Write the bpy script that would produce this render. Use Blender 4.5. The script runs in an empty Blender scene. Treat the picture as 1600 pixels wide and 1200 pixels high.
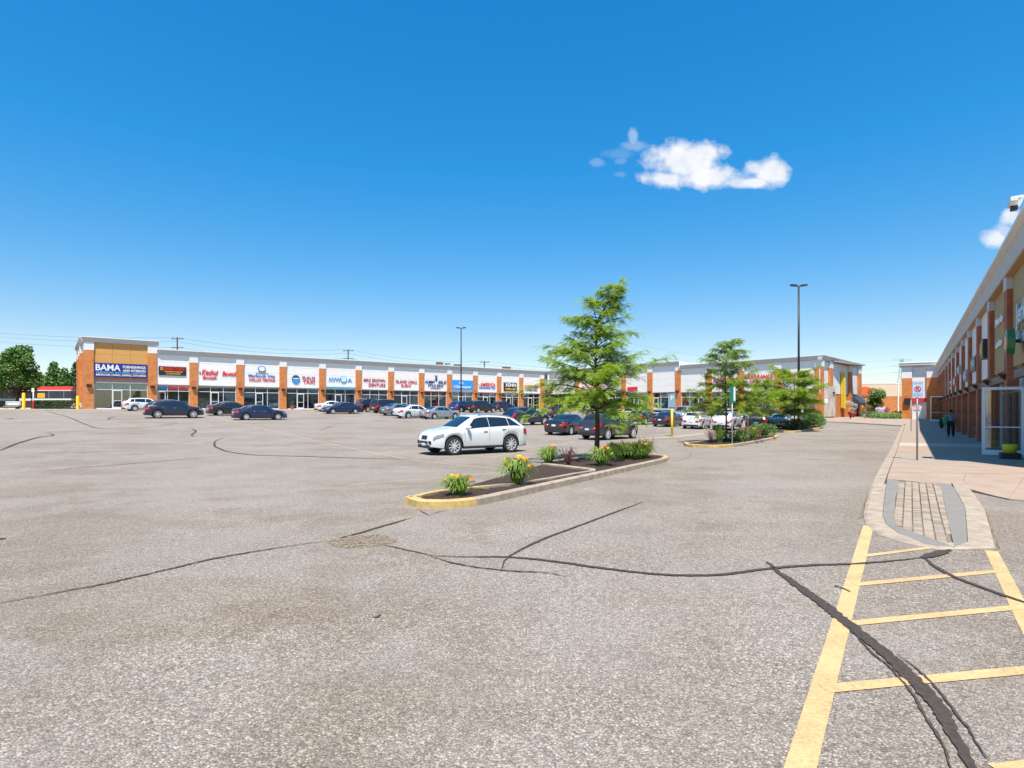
import bpy, bmesh, math, random
import numpy as np
from mathutils import Vector, Matrix, Euler
R = math.radians
rnd = random.Random(7)
S = bpy.context.scene
COL = S.collection

# ------------------------------------------------------------ camera, sky, sun, exposure
EYE = 1.6
F = 900.0
cam = bpy.data.cameras.new('camera'); cam.sensor_width = 36; cam.lens = 36*F/1600
cam.shift_y = 41/1600; cam.clip_end = 6000; cam.clip_start = .05
co = bpy.data.objects.new('camera', cam); COL.objects.link(co)
co.location = (0, 0, EYE); co.rotation_euler = (R(90), 0, 0)
S.camera = co
SUN_EL = 64.5
SUN_DIR = Vector((-.03, -1, 0)).normalized()      # horizontal direction towards the sun
world = bpy.data.worlds.new('World'); S.world = world; world.use_nodes = True
def build_world():
    nt = world.node_tree; N = nt.nodes; L = nt.links; N.clear()
    out = N.new('ShaderNodeOutputWorld'); bg = N.new('ShaderNodeBackground'); bg.inputs[1].default_value = .105
    sky = N.new('ShaderNodeTexSky'); sky.sky_type = 'NISHITA'; sky.sun_disc = False
    sky.sun_elevation = R(SUN_EL); sky.sun_rotation = math.atan2(SUN_DIR.x, SUN_DIR.y)
    sky.air_density = 1.0; sky.dust_density = .35; sky.ozone_density = 2.6; sky.altitude = 0
    hs = N.new('ShaderNodeHueSaturation'); hs.inputs['Saturation'].default_value = 1.32; hs.inputs['Value'].default_value = 1.0
    L.new(sky.outputs[0], hs.inputs['Color'])
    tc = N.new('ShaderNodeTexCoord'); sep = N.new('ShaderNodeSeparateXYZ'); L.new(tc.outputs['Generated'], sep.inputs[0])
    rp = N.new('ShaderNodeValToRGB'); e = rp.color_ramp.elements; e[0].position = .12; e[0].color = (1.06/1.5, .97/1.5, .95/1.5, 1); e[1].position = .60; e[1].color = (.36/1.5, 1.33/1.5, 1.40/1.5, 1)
    q9 = e.new(1.0); q9.color = (.95/1.5, 1.22/1.5, 1.22/1.5, 1); q_ = e.new(.38); q_.color = (.44/1.5, 1.21/1.5, 1.26/1.5, 1)  # last stop whitens the unseen sky overhead, added to lighten the shade
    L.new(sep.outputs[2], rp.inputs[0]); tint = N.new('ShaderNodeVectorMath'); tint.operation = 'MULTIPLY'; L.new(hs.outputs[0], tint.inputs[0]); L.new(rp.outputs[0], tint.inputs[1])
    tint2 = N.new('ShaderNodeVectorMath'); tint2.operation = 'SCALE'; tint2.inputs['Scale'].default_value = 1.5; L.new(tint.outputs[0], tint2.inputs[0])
    def m(op, a, b=None, c=None, clamp=False):
        n = N.new('ShaderNodeMath'); n.operation = op; n.use_clamp = clamp
        for i, v in enumerate((a, b, c)):
            if v is None: continue
            if isinstance(v, (int, float)): n.inputs[i].default_value = v
            else: L.new(v, n.inputs[i])
        return n.outputs[0]
    yy = m('MAXIMUM', sep.outputs[1], .02)
    gx = m('DIVIDE', sep.outputs[0], yy); gz = m('DIVIDE', sep.outputs[2], yy)
    comb = N.new('ShaderNodeCombineXYZ'); L.new(gx, comb.inputs[0]); L.new(gz, comb.inputs[1])
    n1 = N.new('ShaderNodeTexNoise'); n1.inputs['Scale'].default_value = 17; n1.inputs['Detail'].default_value = 9; n1.inputs['Roughness'].default_value = .6
    L.new(comb.outputs[0], n1.inputs['Vector'])
    n2 = N.new('ShaderNodeTexNoise'); n2.inputs['Scale'].default_value = 60; n2.inputs['Detail'].default_value = 6
    L.new(comb.outputs[0], n2.inputs['Vector'])
    nz = m('MULTIPLY_ADD', n1.outputs[0], 1.9, -.95)
    nz = m('ADD', nz, m('MULTIPLY_ADD', n2.outputs[0], .9, -.45))
    clouds = [(1068, 252, 62, 36, 1), (1100, 238, 40, 20, 1), (1040, 280, 46, 18, 1), (1110, 277, 70, 20, 1), (1150, 285, 46, 10, .8), (1208, 268, 34, 26, 1), (1180, 262, 22, 14, .8), (1178, 285, 30, 9, .9),
              (989, 214, 9, 16, .32), (992, 228, 22, 9, .22), (965, 240, 26, 9, .10), (932, 254, 13, 7, .16), (970, 252, 10, 6, .12), (970, 272, 11, 6, .12),
              (1553, 372, 26, 16, .85), (1582, 340, 20, 17, .8), (1570, 362, 22, 14, .5)]
    tot = None
    for cx, cy, rx, ry, st in clouds:
        rx *= .88; ry *= .88
        dx = m('MULTIPLY', m('SUBTRACT', gx, (cx-800)/F), F/rx)
        dz = m('MULTIPLY', m('SUBTRACT', gz, (641-cy)/F), F/ry)
        d = m('SQRT', m('ADD', m('MULTIPLY', dx, dx), m('MULTIPLY', dz, dz)))
        v = m('ADD', m('SUBTRACT', 1.18, d), m('MULTIPLY', nz, .85))
        v = m('MULTIPLY', m('MULTIPLY', v, 1.45, clamp=True), st)
        tot = v if tot is None else m('MAXIMUM', tot, v)
    front = m('GREATER_THAN', sep.outputs[1], .05)
    tot = m('MULTIPLY', tot, front)
    tot = m('SMOOTH_MIN', tot, 1.0, .2)
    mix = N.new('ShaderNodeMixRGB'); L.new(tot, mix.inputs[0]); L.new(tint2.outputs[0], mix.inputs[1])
    ramp = N.new('ShaderNodeValToRGB'); ramp.color_ramp.elements[0].color = (4.9, 5.3, 5.9, 1); ramp.color_ramp.elements[1].color = (6.3, 6.3, 6.4, 1)
    ramp.color_ramp.elements[0].position = .35; ramp.color_ramp.elements[1].position = .62
    L.new(n1.outputs[0], ramp.inputs[0]); L.new(ramp.outputs[0], mix.inputs[2])
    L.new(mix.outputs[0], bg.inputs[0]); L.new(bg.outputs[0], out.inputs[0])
build_world()
sl = bpy.data.lights.new('sun', 'SUN'); sl.energy = 4.7; sl.angle = R(.53); sl.color = (1, .93, .815)
so = bpy.data.objects.new('sun', sl); COL.objects.link(so)
sv = Vector((SUN_DIR.x*math.cos(R(SUN_EL)), SUN_DIR.y*math.cos(R(SUN_EL)), math.sin(R(SUN_EL))))
so.rotation_euler = sv.to_track_quat('Z', 'Y').to_euler(); so.location = sv*60
S.view_settings.view_transform = 'Standard'; S.view_settings.look = 'None'
S.view_settings.exposure = .62; S.view_settings.gamma = 1

# ------------------------------------------------------------ ground shape
D = Vector((.7806, .6250)); Nn = Vector((-.6250, .7806))     # along / away from the long strip
_t = np.arange(-60, 200, .5)
_p = np.interp(_t, [-60, 0, 10, 19, 27, 40, 56, 62, 69, 78, 86, 200], [-1.78, -1.76, -1.80, -1.90, -1.75, -1.42, -.96, -.72, -.36, -.10, .02, .02])
_k = np.ones(13)/13
_p = np.convolve(np.pad(_p, 6, mode='edge'), _k, 'valid')
def ss(x, a, b):
    t = np.clip((x-a)/(b-a), 0, 1); return t*t*(3-2*t)
def g(x, y):
    u = Nn.x*x+Nn.y*y; v = D.x*x+D.y*y
    r = EYE+np.interp(u, _t, _p)+.46*ss(v, 56, 80)*(1-ss(u, 50, 86))
    return r if isinstance(x, np.ndarray) else float(r)
def gp(px, py, dz=0.):
    """where the sight line through a photo pixel meets the ground (plus dz)"""
    k = (px-800)/F; q = (641-py)/F
    y = 1.0; prev = 1.0
    while y < 160:
        if EYE+q*y < g(k*y, y)+dz: break
        prev = y; y += .25
    a, b = prev, y
    for _ in range(26):
        mth = (a+b)/2
        if EYE+q*mth < g(k*mth, mth)+dz: b = mth
        else: a = mth
    return (k*b, b, g(k*b, b)+dz)
def PU(px, u):
    k = (px-800)/F; y = u/(.7806-.625*k); return (k*y, y)
def PY(px, y): return ((px-800)/F*y, y)

# ------------------------------------------------------------ materials
MATS = {}
def newmat(name):
    m = bpy.data.materials.new(name); m.use_nodes = True
    nt = m.node_tree; b = nt.nodes['Principled BSDF']; MATS[name] = m
    return m, nt, b
def P(name, c, rough=.6, metal=0, spec=.5, var=0, scale=4, bump=0, bscale=40, coat=0, detail=4, coord='Object', emit=None, dark=None):
    if name in MATS: return MATS[name]
    m, nt, b = newmat(name); N = nt.nodes; L = nt.links
    b.inputs['Base Color'].default_value = (*c, 1); b.inputs['Roughness'].default_value = rough
    b.inputs['Metallic'].default_value = metal; b.inputs['Specular IOR Level'].default_value = spec
    b.inputs['Coat Weight'].default_value = coat; b.inputs['Coat Roughness'].default_value = .03
    if var or bump:
        tc = N.new('ShaderNodeTexCoord')
    if var:
        n = N.new('ShaderNodeTexNoise'); n.inputs['Scale'].default_value = scale; n.inputs['Detail'].default_value = detail; n.inputs['Roughness'].default_value = .65
        L.new(tc.outputs[coord], n.inputs['Vector'])
        r = N.new('ShaderNodeValToRGB'); r.color_ramp.elements[0].position = .3; r.color_ramp.elements[1].position = .7
        lo = dark or tuple(v*(1-var) for v in c)
        r.color_ramp.elements[0].color = (*lo, 1); r.color_ramp.elements[1].color = (*[min(1, v*(1+var)) for v in c], 1)
        L.new(n.outputs[0], r.inputs[0]); L.new(r.outputs[0], b.inputs['Base Color'])
    if bump:
        n = N.new('ShaderNodeTexNoise'); n.inputs['Scale'].default_value = bscale; n.inputs['Detail'].default_value = 5
        L.new(tc.outputs[coord], n.inputs['Vector'])
        bp = N.new('ShaderNodeBump'); bp.inputs['Strength'].default_value = bump; bp.inputs['Distance'].default_value = .02
        L.new(n.outputs[0], bp.inputs['Height']); L.new(bp.outputs[0], b.inputs['Normal'])
    return m
def asphalt_mat():
    m, nt, b = newmat('asphalt'); N = nt.nodes; L = nt.links
    tc = N.new('ShaderNodeTexCoord'); o = tc.outputs['Object']
    def noise(sc, det=5, ro=.6, vec=o):
        n = N.new('ShaderNodeTexNoise'); n.inputs['Scale'].default_value = sc; n.inputs['Detail'].default_value = det; n.inputs['Roughness'].default_value = ro
        L.new(vec, n.inputs['Vector']); return n.outputs[0]
    def ramp(v, els):
        r = N.new('ShaderNodeValToRGB'); e = r.color_ramp.elements
        e[0].position, e[0].color = els[0][0], (*els[0][1], 1); e[1].position, e[1].color = els[1][0], (*els[1][1], 1)
        for p, c in els[2:]:
            q = e.new(p); q.color = (*c, 1)
        L.new(v, r.inputs[0]); return r.outputs[0]
    def mix(t, f, a, c):
        n = N.new('ShaderNodeMixRGB'); n.blend_type = t
        for i, v in ((0, f), (1, a), (2, c)):
            if isinstance(v, (int, float)): n.inputs[i].default_value = v
            elif isinstance(v, tuple): n.inputs[i].default_value = (*v, 1)
            else: L.new(v, n.inputs[i])
        return n.outputs[0]
    base = ramp(noise(.22, 6, .62), [(.35, (.362, .312, .268)), (.68, (.412, .362, .320))])
    strk = N.new('ShaderNodeMapping'); strk.inputs['Rotation'].default_value = (0, 0, R(-55)); strk.inputs['Scale'].default_value = (.12, 1, 1); L.new(o, strk.inputs[0])
    base = mix('MULTIPLY', .22, base, ramp(noise(.9, 5, .6, strk.outputs[0]), [(.36, (.82, .80, .77)), (.62, (1.07, 1.07, 1.08))]))
    patch = ramp(noise(.55, 7, .7), [(.42, (.80, .78, .75)), (.52, (1.02, 1.02, 1.02))])
    base = mix('MULTIPLY', .34, base, patch)
    blot = ramp(noise(.16, 8, .72), [(.44, (.86, .83, .78)), (.475, (1.0, 1.0, 1.0)), (.60, (1.0, 1.0, 1.0)), (.66, (1.09, 1.09, 1.10))])
    base = mix('MULTIPLY', .8, base, blot)
    # one broad stained area left of the long crack
    px_, py_, _ = gp(235, 945)
    mp = N.new('ShaderNodeMapping'); mp.vector_type = 'POINT'; mp.inputs['Location'].default_value = (-px_/2.1, -py_/.95, 0); mp.inputs['Scale'].default_value = (1/2.1, 1/.95, 0); L.new(o, mp.inputs[0])
    ln = N.new('ShaderNodeVectorMath'); ln.operation = 'LENGTH'; L.new(mp.outputs[0], ln.inputs[0])
    ws = N.new('ShaderNodeMath'); ws.operation = 'MULTIPLY_ADD'; L.new(noise(1.6, 6, .7), ws.inputs[0]); ws.inputs[1].default_value = .9; L.new(ln.outputs['Value'], ws.inputs[2])
    sc = N.new('ShaderNodeMath'); sc.operation = 'MULTIPLY'; L.new(ws.outputs[0], sc.inputs[0]); sc.inputs[1].default_value = .5
    base = mix('MULTIPLY', 1.0, base, ramp(sc.outputs[0], [(.66, (.91, .88, .84)), (.70, (1, 1, 1))]))
    vs = N.new('ShaderNodeTexVoronoi'); vs.inputs['Scale'].default_value = .42; L.new(o, vs.inputs['Vector'])
    wob = N.new('ShaderNodeMath'); wob.operation = 'MULTIPLY_ADD'; L.new(noise(5, 5, .7), wob.inputs[0]); wob.inputs[1].default_value = .22; L.new(vs.outputs['Distance'], wob.inputs[2])
    spot = ramp(wob.outputs[0], [(.15, (.62, .60, .58)), (.21, (1, 1, 1))])
    base = mix('MULTIPLY', .55, base, spot)
    # stones
    v = N.new('ShaderNodeTexVoronoi'); v.inputs['Scale'].default_value = 78; v.inputs['Randomness'].default_value = 1; L.new(o, v.inputs['Vector'])
    sep = N.new('ShaderNodeSeparateColor'); L.new(v.outputs['Color'], sep.inputs[0])
    stone = ramp(sep.outputs[0], [(0, (.58, .56, .53)), (1, (2.0, 1.97, 1.9)), (.55, (.92, .91, .89)), (.8, (1.2, 1.18, 1.14))])
    base = mix('MULTIPLY', ramp(noise(.8, 3, .5), [(.35, (.45, .45, .45)), (.65, (.85, .85, .85))]), base, stone)
    gap = ramp(v.outputs['Distance'], [(.30, (1, 1, 1)), (.75, (.42, .40, .38))])
    base = mix('MULTIPLY', .75, base, gap)
    fine = ramp(noise(26, 4, .7), [(.36, (.74, .73, .71)), (.66, (1.24, 1.24, 1.23))])
    base = mix('MULTIPLY', .8, base, fine)
    L.new(base, b.inputs['Base Color']); b.inputs['Roughness'].default_value = .88; b.inputs['Specular IOR Level'].default_value = .3
    h = N.new('ShaderNodeMath'); h.operation = 'MULTIPLY_ADD'; L.new(v.outputs['Distance'], h.inputs[0]); h.inputs[1].default_value = -.9; L.new(noise(45, 4, .7), h.inputs[2])
    bp = N.new('ShaderNodeBump'); bp.inputs['Strength'].default_value = .8; bp.inputs['Distance'].default_value = .012
    L.new(h.outputs[0], bp.inputs['Height']); L.new(bp.outputs[0], b.inputs['Normal'])
    return m
def brick_mat(name, c1, c2, mortar):
    m, nt, b = newmat(name); N = nt.nodes; L = nt.links
    tc = N.new('ShaderNodeTexCoord'); sp = N.new('ShaderNodeSeparateXYZ'); L.new(tc.outputs['Object'], sp.inputs[0])
    ad = N.new('ShaderNodeMath'); ad.operation = 'ADD'; L.new(sp.outputs[0], ad.inputs[0]); L.new(sp.outputs[1], ad.inputs[1])
    cb = N.new('ShaderNodeCombineXYZ'); L.new(ad.outputs[0], cb.inputs[0]); L.new(sp.outputs[2], cb.inputs[1])
    br = N.new('ShaderNodeTexBrick'); br.inputs['Scale'].default_value = 1; br.inputs['Brick Width'].default_value = .22; br.inputs['Row Height'].default_value = .075
    br.inputs['Mortar Size'].default_value = .006; br.inputs['Color1'].default_value = (*c1, 1); br.inputs['Color2'].default_value = (*c2, 1); br.inputs['Mortar'].default_value = (*mortar, 1)
    L.new(cb.outputs[0], br.inputs['Vector'])
    n = N.new('ShaderNodeTexNoise'); n.inputs['Scale'].default_value = 1.7; n.inputs['Detail'].default_value = 5; L.new(tc.outputs['Object'], n.inputs['Vector'])
    r = N.new('ShaderNodeValToRGB'); r.color_ramp.elements[0].position = .3; r.color_ramp.elements[0].color = (.78, .74, .72, 1); r.color_ramp.elements[1].position = .7; r.color_ramp.elements[1].color = (1.12, 1.1, 1.08, 1)
    L.new(n.outputs[0], r.inputs[0])
    mx = N.new('ShaderNodeMixRGB'); mx.blend_type = 'MULTIPLY'; mx.inputs[0].default_value = 1; L.new(br.outputs[0], mx.inputs[1]); L.new(r.outputs[0], mx.inputs[2])
    L.new(mx.outputs[0], b.inputs['Base Color']); b.inputs['Roughness'].default_value = .85
    bp = N.new('ShaderNodeBump'); bp.inputs['Strength'].default_value = .4; bp.inputs['Distance'].default_value = .006; bp.invert = True
    L.new(br.outputs['Fac'], bp.inputs['Height']); L.new(bp.outputs[0], b.inputs['Normal'])
    return m
def glass_mat(name, tint, refl=.0):
    m, nt, b = newmat(name); N = nt.nodes; L = nt.links; N.remove(b)
    out = [n for n in N if n.type == 'OUTPUT_MATERIAL'][0]
    t = N.new('ShaderNodeBsdfTransparent'); t.inputs[0].default_value = (*tint, 1)
    gl = N.new('ShaderNodeBsdfGlossy'); gl.inputs['Roughness'].default_value = .015; gl.inputs[0].default_value = (.95, .97, 1, 1)
    fr = N.new('ShaderNodeFresnel'); fr.inputs[0].default_value = 1.55
    ad = N.new('ShaderNodeMath'); ad.operation = 'ADD'; ad.inputs[1].default_value = refl; ad.use_clamp = True; L.new(fr.outputs[0], ad.inputs[0])
    mx = N.new('ShaderNodeMixShader'); L.new(ad.outputs[0], mx.inputs[0]); L.new(t.outputs[0], mx.inputs[1]); L.new(gl.outputs[0], mx.inputs[2]); L.new(mx.outputs[0], out.inputs[0])
    return m
def leaf_mat(name, a, b_, scale=3, trans=.25):
    m, nt, b = newmat(name); N = nt.nodes; L = nt.links
    tc = N.new('ShaderNodeTexCoord'); n = N.new('ShaderNodeTexNoise'); n.inputs['Scale'].default_value = scale; n.inputs['Detail'].default_value = 5; n.inputs['Roughness'].default_value = .8
    L.new(tc.outputs['Object'], n.inputs['Vector'])
    r = N.new('ShaderNodeValToRGB'); r.color_ramp.elements[0].position = .35; r.color_ramp.elements[1].position = .65
    r.color_ramp.elements[0].color = (*a, 1); r.color_ramp.elements[1].color = (*b_, 1)
    L.new(n.outputs[0], r.inputs[0]); L.new(r.outputs[0], b.inputs['Base Color']); b.inputs['Roughness'].default_value = .55
    tr = N.new('ShaderNodeBsdfTranslucent'); L.new(r.outputs[0], tr.inputs[0])
    mx = N.new('ShaderNodeMixShader'); mx.inputs[0].default_value = trans
    out = [q for q in N if q.type == 'OUTPUT_MATERIAL'][0]
    L.new(b.outputs[0], mx.inputs[1]); L.new(tr.outputs[0], mx.inputs[2]); L.new(mx.outputs[0], out.inputs[0])
    return m
M_ASPH = asphalt_mat()
M_BRICK = brick_mat('brick', (.66, .22, .055), (.56, .175, .040), (.50, .26, .12))
M_CONC = P('concrete', (.345, .28, .22), .9, var=.13, scale=2.2, bump=.25, bscale=90)
M_CONC2 = P('concrete_pink', (.365, .270, .20), .9, var=.12, scale=1.3, bump=.25, bscale=90)
M_CONCL = P('concrete_light', (.45, .40, .34), .9, var=.08, scale=3, bump=.2, bscale=90)
M_KERB = P('kerb_concrete', (.37, .295, .22), .9, var=.3, scale=5, detail=8, bump=.4, bscale=60)
M_KERBY = P('kerb_yellow_paint', (.60, .39, .09), .8, var=.2, scale=9, bump=.5, bscale=60, dark=(.34, .27, .18), detail=8)
M_GREYC = P('grey_band', (.225, .205, .18), .9, var=.1, scale=5, bump=.3, bscale=80)
M_PAVER = P('paver', (.50, .41, .31), .9, var=.2, scale=9, bump=.4, bscale=70)
M_SAND = P('joint_sand', (.14, .11, .08), 1, var=.3, scale=30)
M_TAR = P('tar', (.058, .042, .030), .75, var=.35, scale=25, bump=.3, bscale=120)
M_CRACK = P('crack_dark', (.075, .055, .035), 1, var=.4, scale=20)
M_MULCH = P('mulch', (.052, .028, .018), 1, var=.6, scale=28, bump=1, bscale=60)
M_WPANEL = P('white_panel', (.79, .75, .705), .7, var=.04, scale=1.5, bump=.08, bscale=120)
M_WCAP = P('white_stucco', (.74, .71, .67), .75, var=.04, scale=3)
M_CORN = P('cornice_stucco', (.52, .50, .47), .8, var=.06, scale=2)
M_FLASH = P('roof_flashing', (.80, .79, .77), .5)
M_ORANGE = P('tan_panel', (.60, .30, .085), .75, var=.06, scale=2)
M_TAUPE = P('taupe_panel', (.40, .285, .13), .8, var=.08, scale=2)
M_SOFFIT = P('soffit_tan', (.42, .25, .10), .8)
M_GLASS = glass_mat('shop_glass', (.74, .82, .82), .06)
M_FRAME = P('white_frame', (.66, .68, .68), .4)
M_DARKF = P('dark_frame', (.05, .055, .06), .4)
M_INT = P('interior_wall', (.52, .46, .39), .9, var=.3, scale=.8)
M_BRICK2 = brick_mat('brick_shaded', (.46, .135, .055), (.38, .105, .042), (.26, .15, .10))  # copy of the brick with the right row's shade put into its colour
M_LAMP = P('lamp_brown', (.055, .022, .015), .5)
M_BLACK = P('black_metal', (.018, .018, .02), .45)
M_YEL = P('yellow_paint', (.85, .55, .02), .5, var=.08, scale=6)
M_SIGNW = P('sign_white', (.8, .8, .8), .4)
M_RED = P('sign_red', (.70, .02, .025), .4)
M_BLUE = P('sign_blue', (.03, .14, .50), .4)
M_NAVY = P('sign_navy', (.02, .03, .22), .4)
M_LBLUE = P('sign_light_blue', (.03, .30, .72), .4)
M_GOLD = P('sign_gold', (.85, .45, .05), .4)
M_TEAL = P('sign_teal', (.20, .45, .50), .4)
M_GREEN = P('sign_green', (.02, .22, .12), .4)
M_STEEL = P('galvanised_steel', (.30, .31, .31), .45, metal=.6)
M_PURPLE = P('sign_purple', (.25, .03, .12), .4)
M_BARK = P('bark', (.09, .055, .04), .95, var=.4, scale=20, bump=.8, bscale=40)
M_ROOFG = P('roof_gravel', (.35, .34, .32), .95)

# ------------------------------------------------------------ object helpers
def tag(o, label=None, cat=None, group=None, kind=None):
    if label: o['label'] = label
    if cat: o['category'] = cat
    if group: o['group'] = group
    if kind: o['kind'] = kind
    return o
def empty(name, loc=(0, 0, 0), rz=0, parent=None):
    o = bpy.data.objects.new(name, None); COL.objects.link(o); o.location = loc; o.rotation_euler = (0, 0, rz); o.parent = parent
    o.empty_display_size = .1
    return o
def link(name, me, parent=None, loc=(0, 0, 0), rot=(0, 0, 0), scale=None):
    o = bpy.data.objects.new(name, me); COL.objects.link(o); o.parent = parent; o.location = loc; o.rotation_euler = rot
    if scale: o.scale = scale
    return o
def copy_tree(o, parent=None):
    c = o.copy(); COL.objects.link(c); c.parent = parent
    for ch in list(o.children): copy_tree(ch, c)
    return c
class MB:
    def __init__(s): s.v = []; s.f = []; s.mi = []; s.cur = 0
    def quad(s, *pts):
        n = len(s.v); s.v += [tuple(p) for p in pts]; s.f.append(tuple(range(n, n+len(pts)))); s.mi.append(s.cur); return s
    def box(s, x0, x1, y0, y1, z0, z1, M=None):
        n = len(s.v); p = [(x, y, z) for z in (z0, z1) for y in (y0, y1) for x in (x0, x1)]
        if M is not None: p = [tuple(M @ Vector(q)) for q in p]
        s.v += p
        for f in ((0, 2, 3, 1), (4, 5, 7, 6), (0, 1, 5, 4), (2, 6, 7, 3), (0, 4, 6, 2), (1, 3, 7, 5)):
            s.f.append(tuple(n+i for i in f)); s.mi.append(s.cur)
        return s
    def tube(s, p0, p1, r0, r1=None, n=8, cap=True):
        r1 = r0 if r1 is None else r1
        a = Vector(p0); b = Vector(p1); d = (b-a)
        if d.length < 1e-6: return s
        d.normalize(); t = d.orthogonal().normalized(); w = d.cross(t); k = len(s.v)
        for c, r in ((a, r0), (b, r1)):
            for i in range(n):
                q = 2*math.pi*i/n; s.v.append(tuple(c+(t*math.cos(q)+w*math.sin(q))*r))
        for i in range(n):
            j = (i+1) % n; s.f.append((k+i, k+j, k+n+j, k+n+i)); s.mi.append(s.cur)
        if cap:
            s.f.append(tuple(k+i for i in reversed(range(n)))); s.mi.append(s.cur)
            s.f.append(tuple(k+n+i for i in range(n))); s.mi.append(s.cur)
        return s
    def path(s, pts, rs, n=7):
        for i in range(len(pts)-1): s.tube(pts[i], pts[i+1], rs[i], rs[i+1], n, cap=(i in (0, len(pts)-2)))
        return s
    def lathe(s, prof, n=16, c=(0, 0, 0), axis='z'):
        k = len(s.v)
        for r, z in prof:
            for i in range(n):
                q = 2*math.pi*i/n; a, b = r*math.cos(q), r*math.sin(q)
                s.v.append((c[0]+a, c[1]+b, c[2]+z) if axis == 'z' else (c[0]+a, c[1]+z, c[2]+b))
        for j in range(len(prof)-1):
            for i in range(n):
                i2 = (i+1) % n; f = (k+j*n+i, k+j*n+i2, k+(j+1)*n+i2, k+(j+1)*n+i)
                s.f.append(f if axis == 'z' else f[::-1]); s.mi.append(s.cur)
        return s
    def sphere(s, c, rx, ry=None, rz=None, n=10):
        ry = ry or rx; rz = rz or rx; k = len(s.v); m_ = n//2
        for j in range(m_+1):
            th = math.pi*j/m_
            for i in range(n):
                q = 2*math.pi*i/n; s.v.append((c[0]+rx*math.sin(th)*math.cos(q), c[1]+ry*math.sin(th)*math.sin(q), c[2]-rz*math.cos(th)))
        for j in range(m_):
            for i in range(n):
                i2 = (i+1) % n; s.f.append((k+j*n+i, k+j*n+i2, k+(j+1)*n+i2, k+(j+1)*n+i)); s.mi.append(s.cur)
        return s
    def grid(s, fn, nu, nv, flip=False):
        k = len(s.v)
        for i in range(nu+1):
            for j in range(nv+1): s.v.append(tuple(fn(i/nu, j/nv)))
        for i in range(nu):
            for j in range(nv):
                a = k+i*(nv+1)+j; f = (a, a+nv+1, a+nv+2, a+1)
                s.f.append(f[::-1] if flip else f); s.mi.append(s.cur)
        return s
    def mesh(s, name, mats, smooth=False):
        me = bpy.data.meshes.new(name); me.from_pydata(s.v, [], s.f)
        for m in (mats if isinstance(mats, (list, tuple)) else [mats]): me.materials.append(m)
        if any(s.mi): me.polygons.foreach_set('material_index', s.mi)
        if smooth: me.polygons.foreach_set('use_smooth', [True]*len(s.f))
        me.update(); return me
    def build(s, name, mats, parent=None, smooth=False, loc=(0, 0, 0), rot=(0, 0, 0)):
        return link(name, s.mesh(name, mats, smooth), parent, loc, rot)
_txt = {}
def text_mesh(body, mat, w, h, ext=.03, shear=0, bold=.02):
    key = (body, mat.name, round(w, 2), round(h, 2))
    if key in _txt: return _txt[key]
    cu = bpy.data.curves.new('lettering', 'FONT'); cu.body = body; cu.size = 1; cu.extrude = .01; cu.shear = shear; cu.offset = bold; cu.resolution_u = 3
    o = bpy.data.objects.new('lettering_source', cu); COL.objects.link(o)
    bpy.context.view_layer.update()
    me = bpy.data.meshes.new_from_object(o.evaluated_get(bpy.context.evaluated_depsgraph_get()))
    bpy.data.objects.remove(o); bpy.data.curves.remove(cu)
    n = len(me.vertices); c = np.empty(n*3); me.vertices.foreach_get('co', c); c = c.reshape(-1, 3)
    lo, hi = c.min(0), c.max(0)
    c[:, 0] = (c[:, 0]-(lo[0]+hi[0])/2)/(hi[0]-lo[0])*w
    c[:, 1] = (c[:, 1]-(lo[1]+hi[1])/2)/(hi[1]-lo[1])*h
    c[:, 2] = c[:, 2]/.02*2*ext*.5
    # stand it up facing -Y
    c = np.stack([c[:, 0], -c[:, 2], c[:, 1]], 1)
    me.vertices.foreach_set('co', c.ravel()); me.materials.clear(); me.materials.append(mat); me.update()
    _txt[key] = me; return me

# ------------------------------------------------------------ ground sheet
def ground():
    def axis(lo, hi, step, far):
        a = list(np.arange(lo, hi+.001, step)); e = hi; s_ = step
        while e < far: s_ *= 1.5; e += s_; a.append(e)
        b = lo; s_ = step; pre = []
        while b > -far: s_ *= 1.5; b -= s_; pre.append(b)
        return np.array(pre[::-1]+a)
    xs = axis(-60, 66, .6, 3000); ys = axis(-6, 120, .6, 3500); ys = ys[ys > -400]
    X, Y = np.meshgrid(xs, ys); Z = g(X, Y)
    v = np.stack([X, Y, Z], -1).reshape(-1, 3); nx = len(xs); ny = len(ys)
    i = np.arange(nx*ny).reshape(ny, nx)
    f = np.stack([i[:-1, :-1], i[:-1, 1:], i[1:, 1:], i[1:, :-1]], -1).reshape(-1, 4)
    me = bpy.data.meshes.new('parking_lot'); me.from_pydata(v.tolist(), [], f.tolist()); me.materials.append(M_ASPH)
    me.polygons.foreach_set('use_smooth', [True]*len(f)); me.update()
    tag(link('ground', me), 'weathered grey asphalt of the open parking lot and drive', kind='structure')
ground()
def resample(pts, step):
    out = []
    for (a, b) in zip(pts[:-1], pts[1:]):
        a = Vector(a[:2]); b = Vector(b[:2]); n = max(1, int((b-a).length/step))
        out += [a.lerp(b, i/n) for i in range(n)]
    out.append(Vector(pts[-1][:2])); return out
def smooth_line(pts, it=2):
    for _ in range(it):
        q = [pts[0]]
        for a, b in zip(pts[:-1], pts[1:]): q += [a.lerp(b, .25), a.lerp(b, .75)]
        q.append(pts[-1]); pts = q
    return pts
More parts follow.
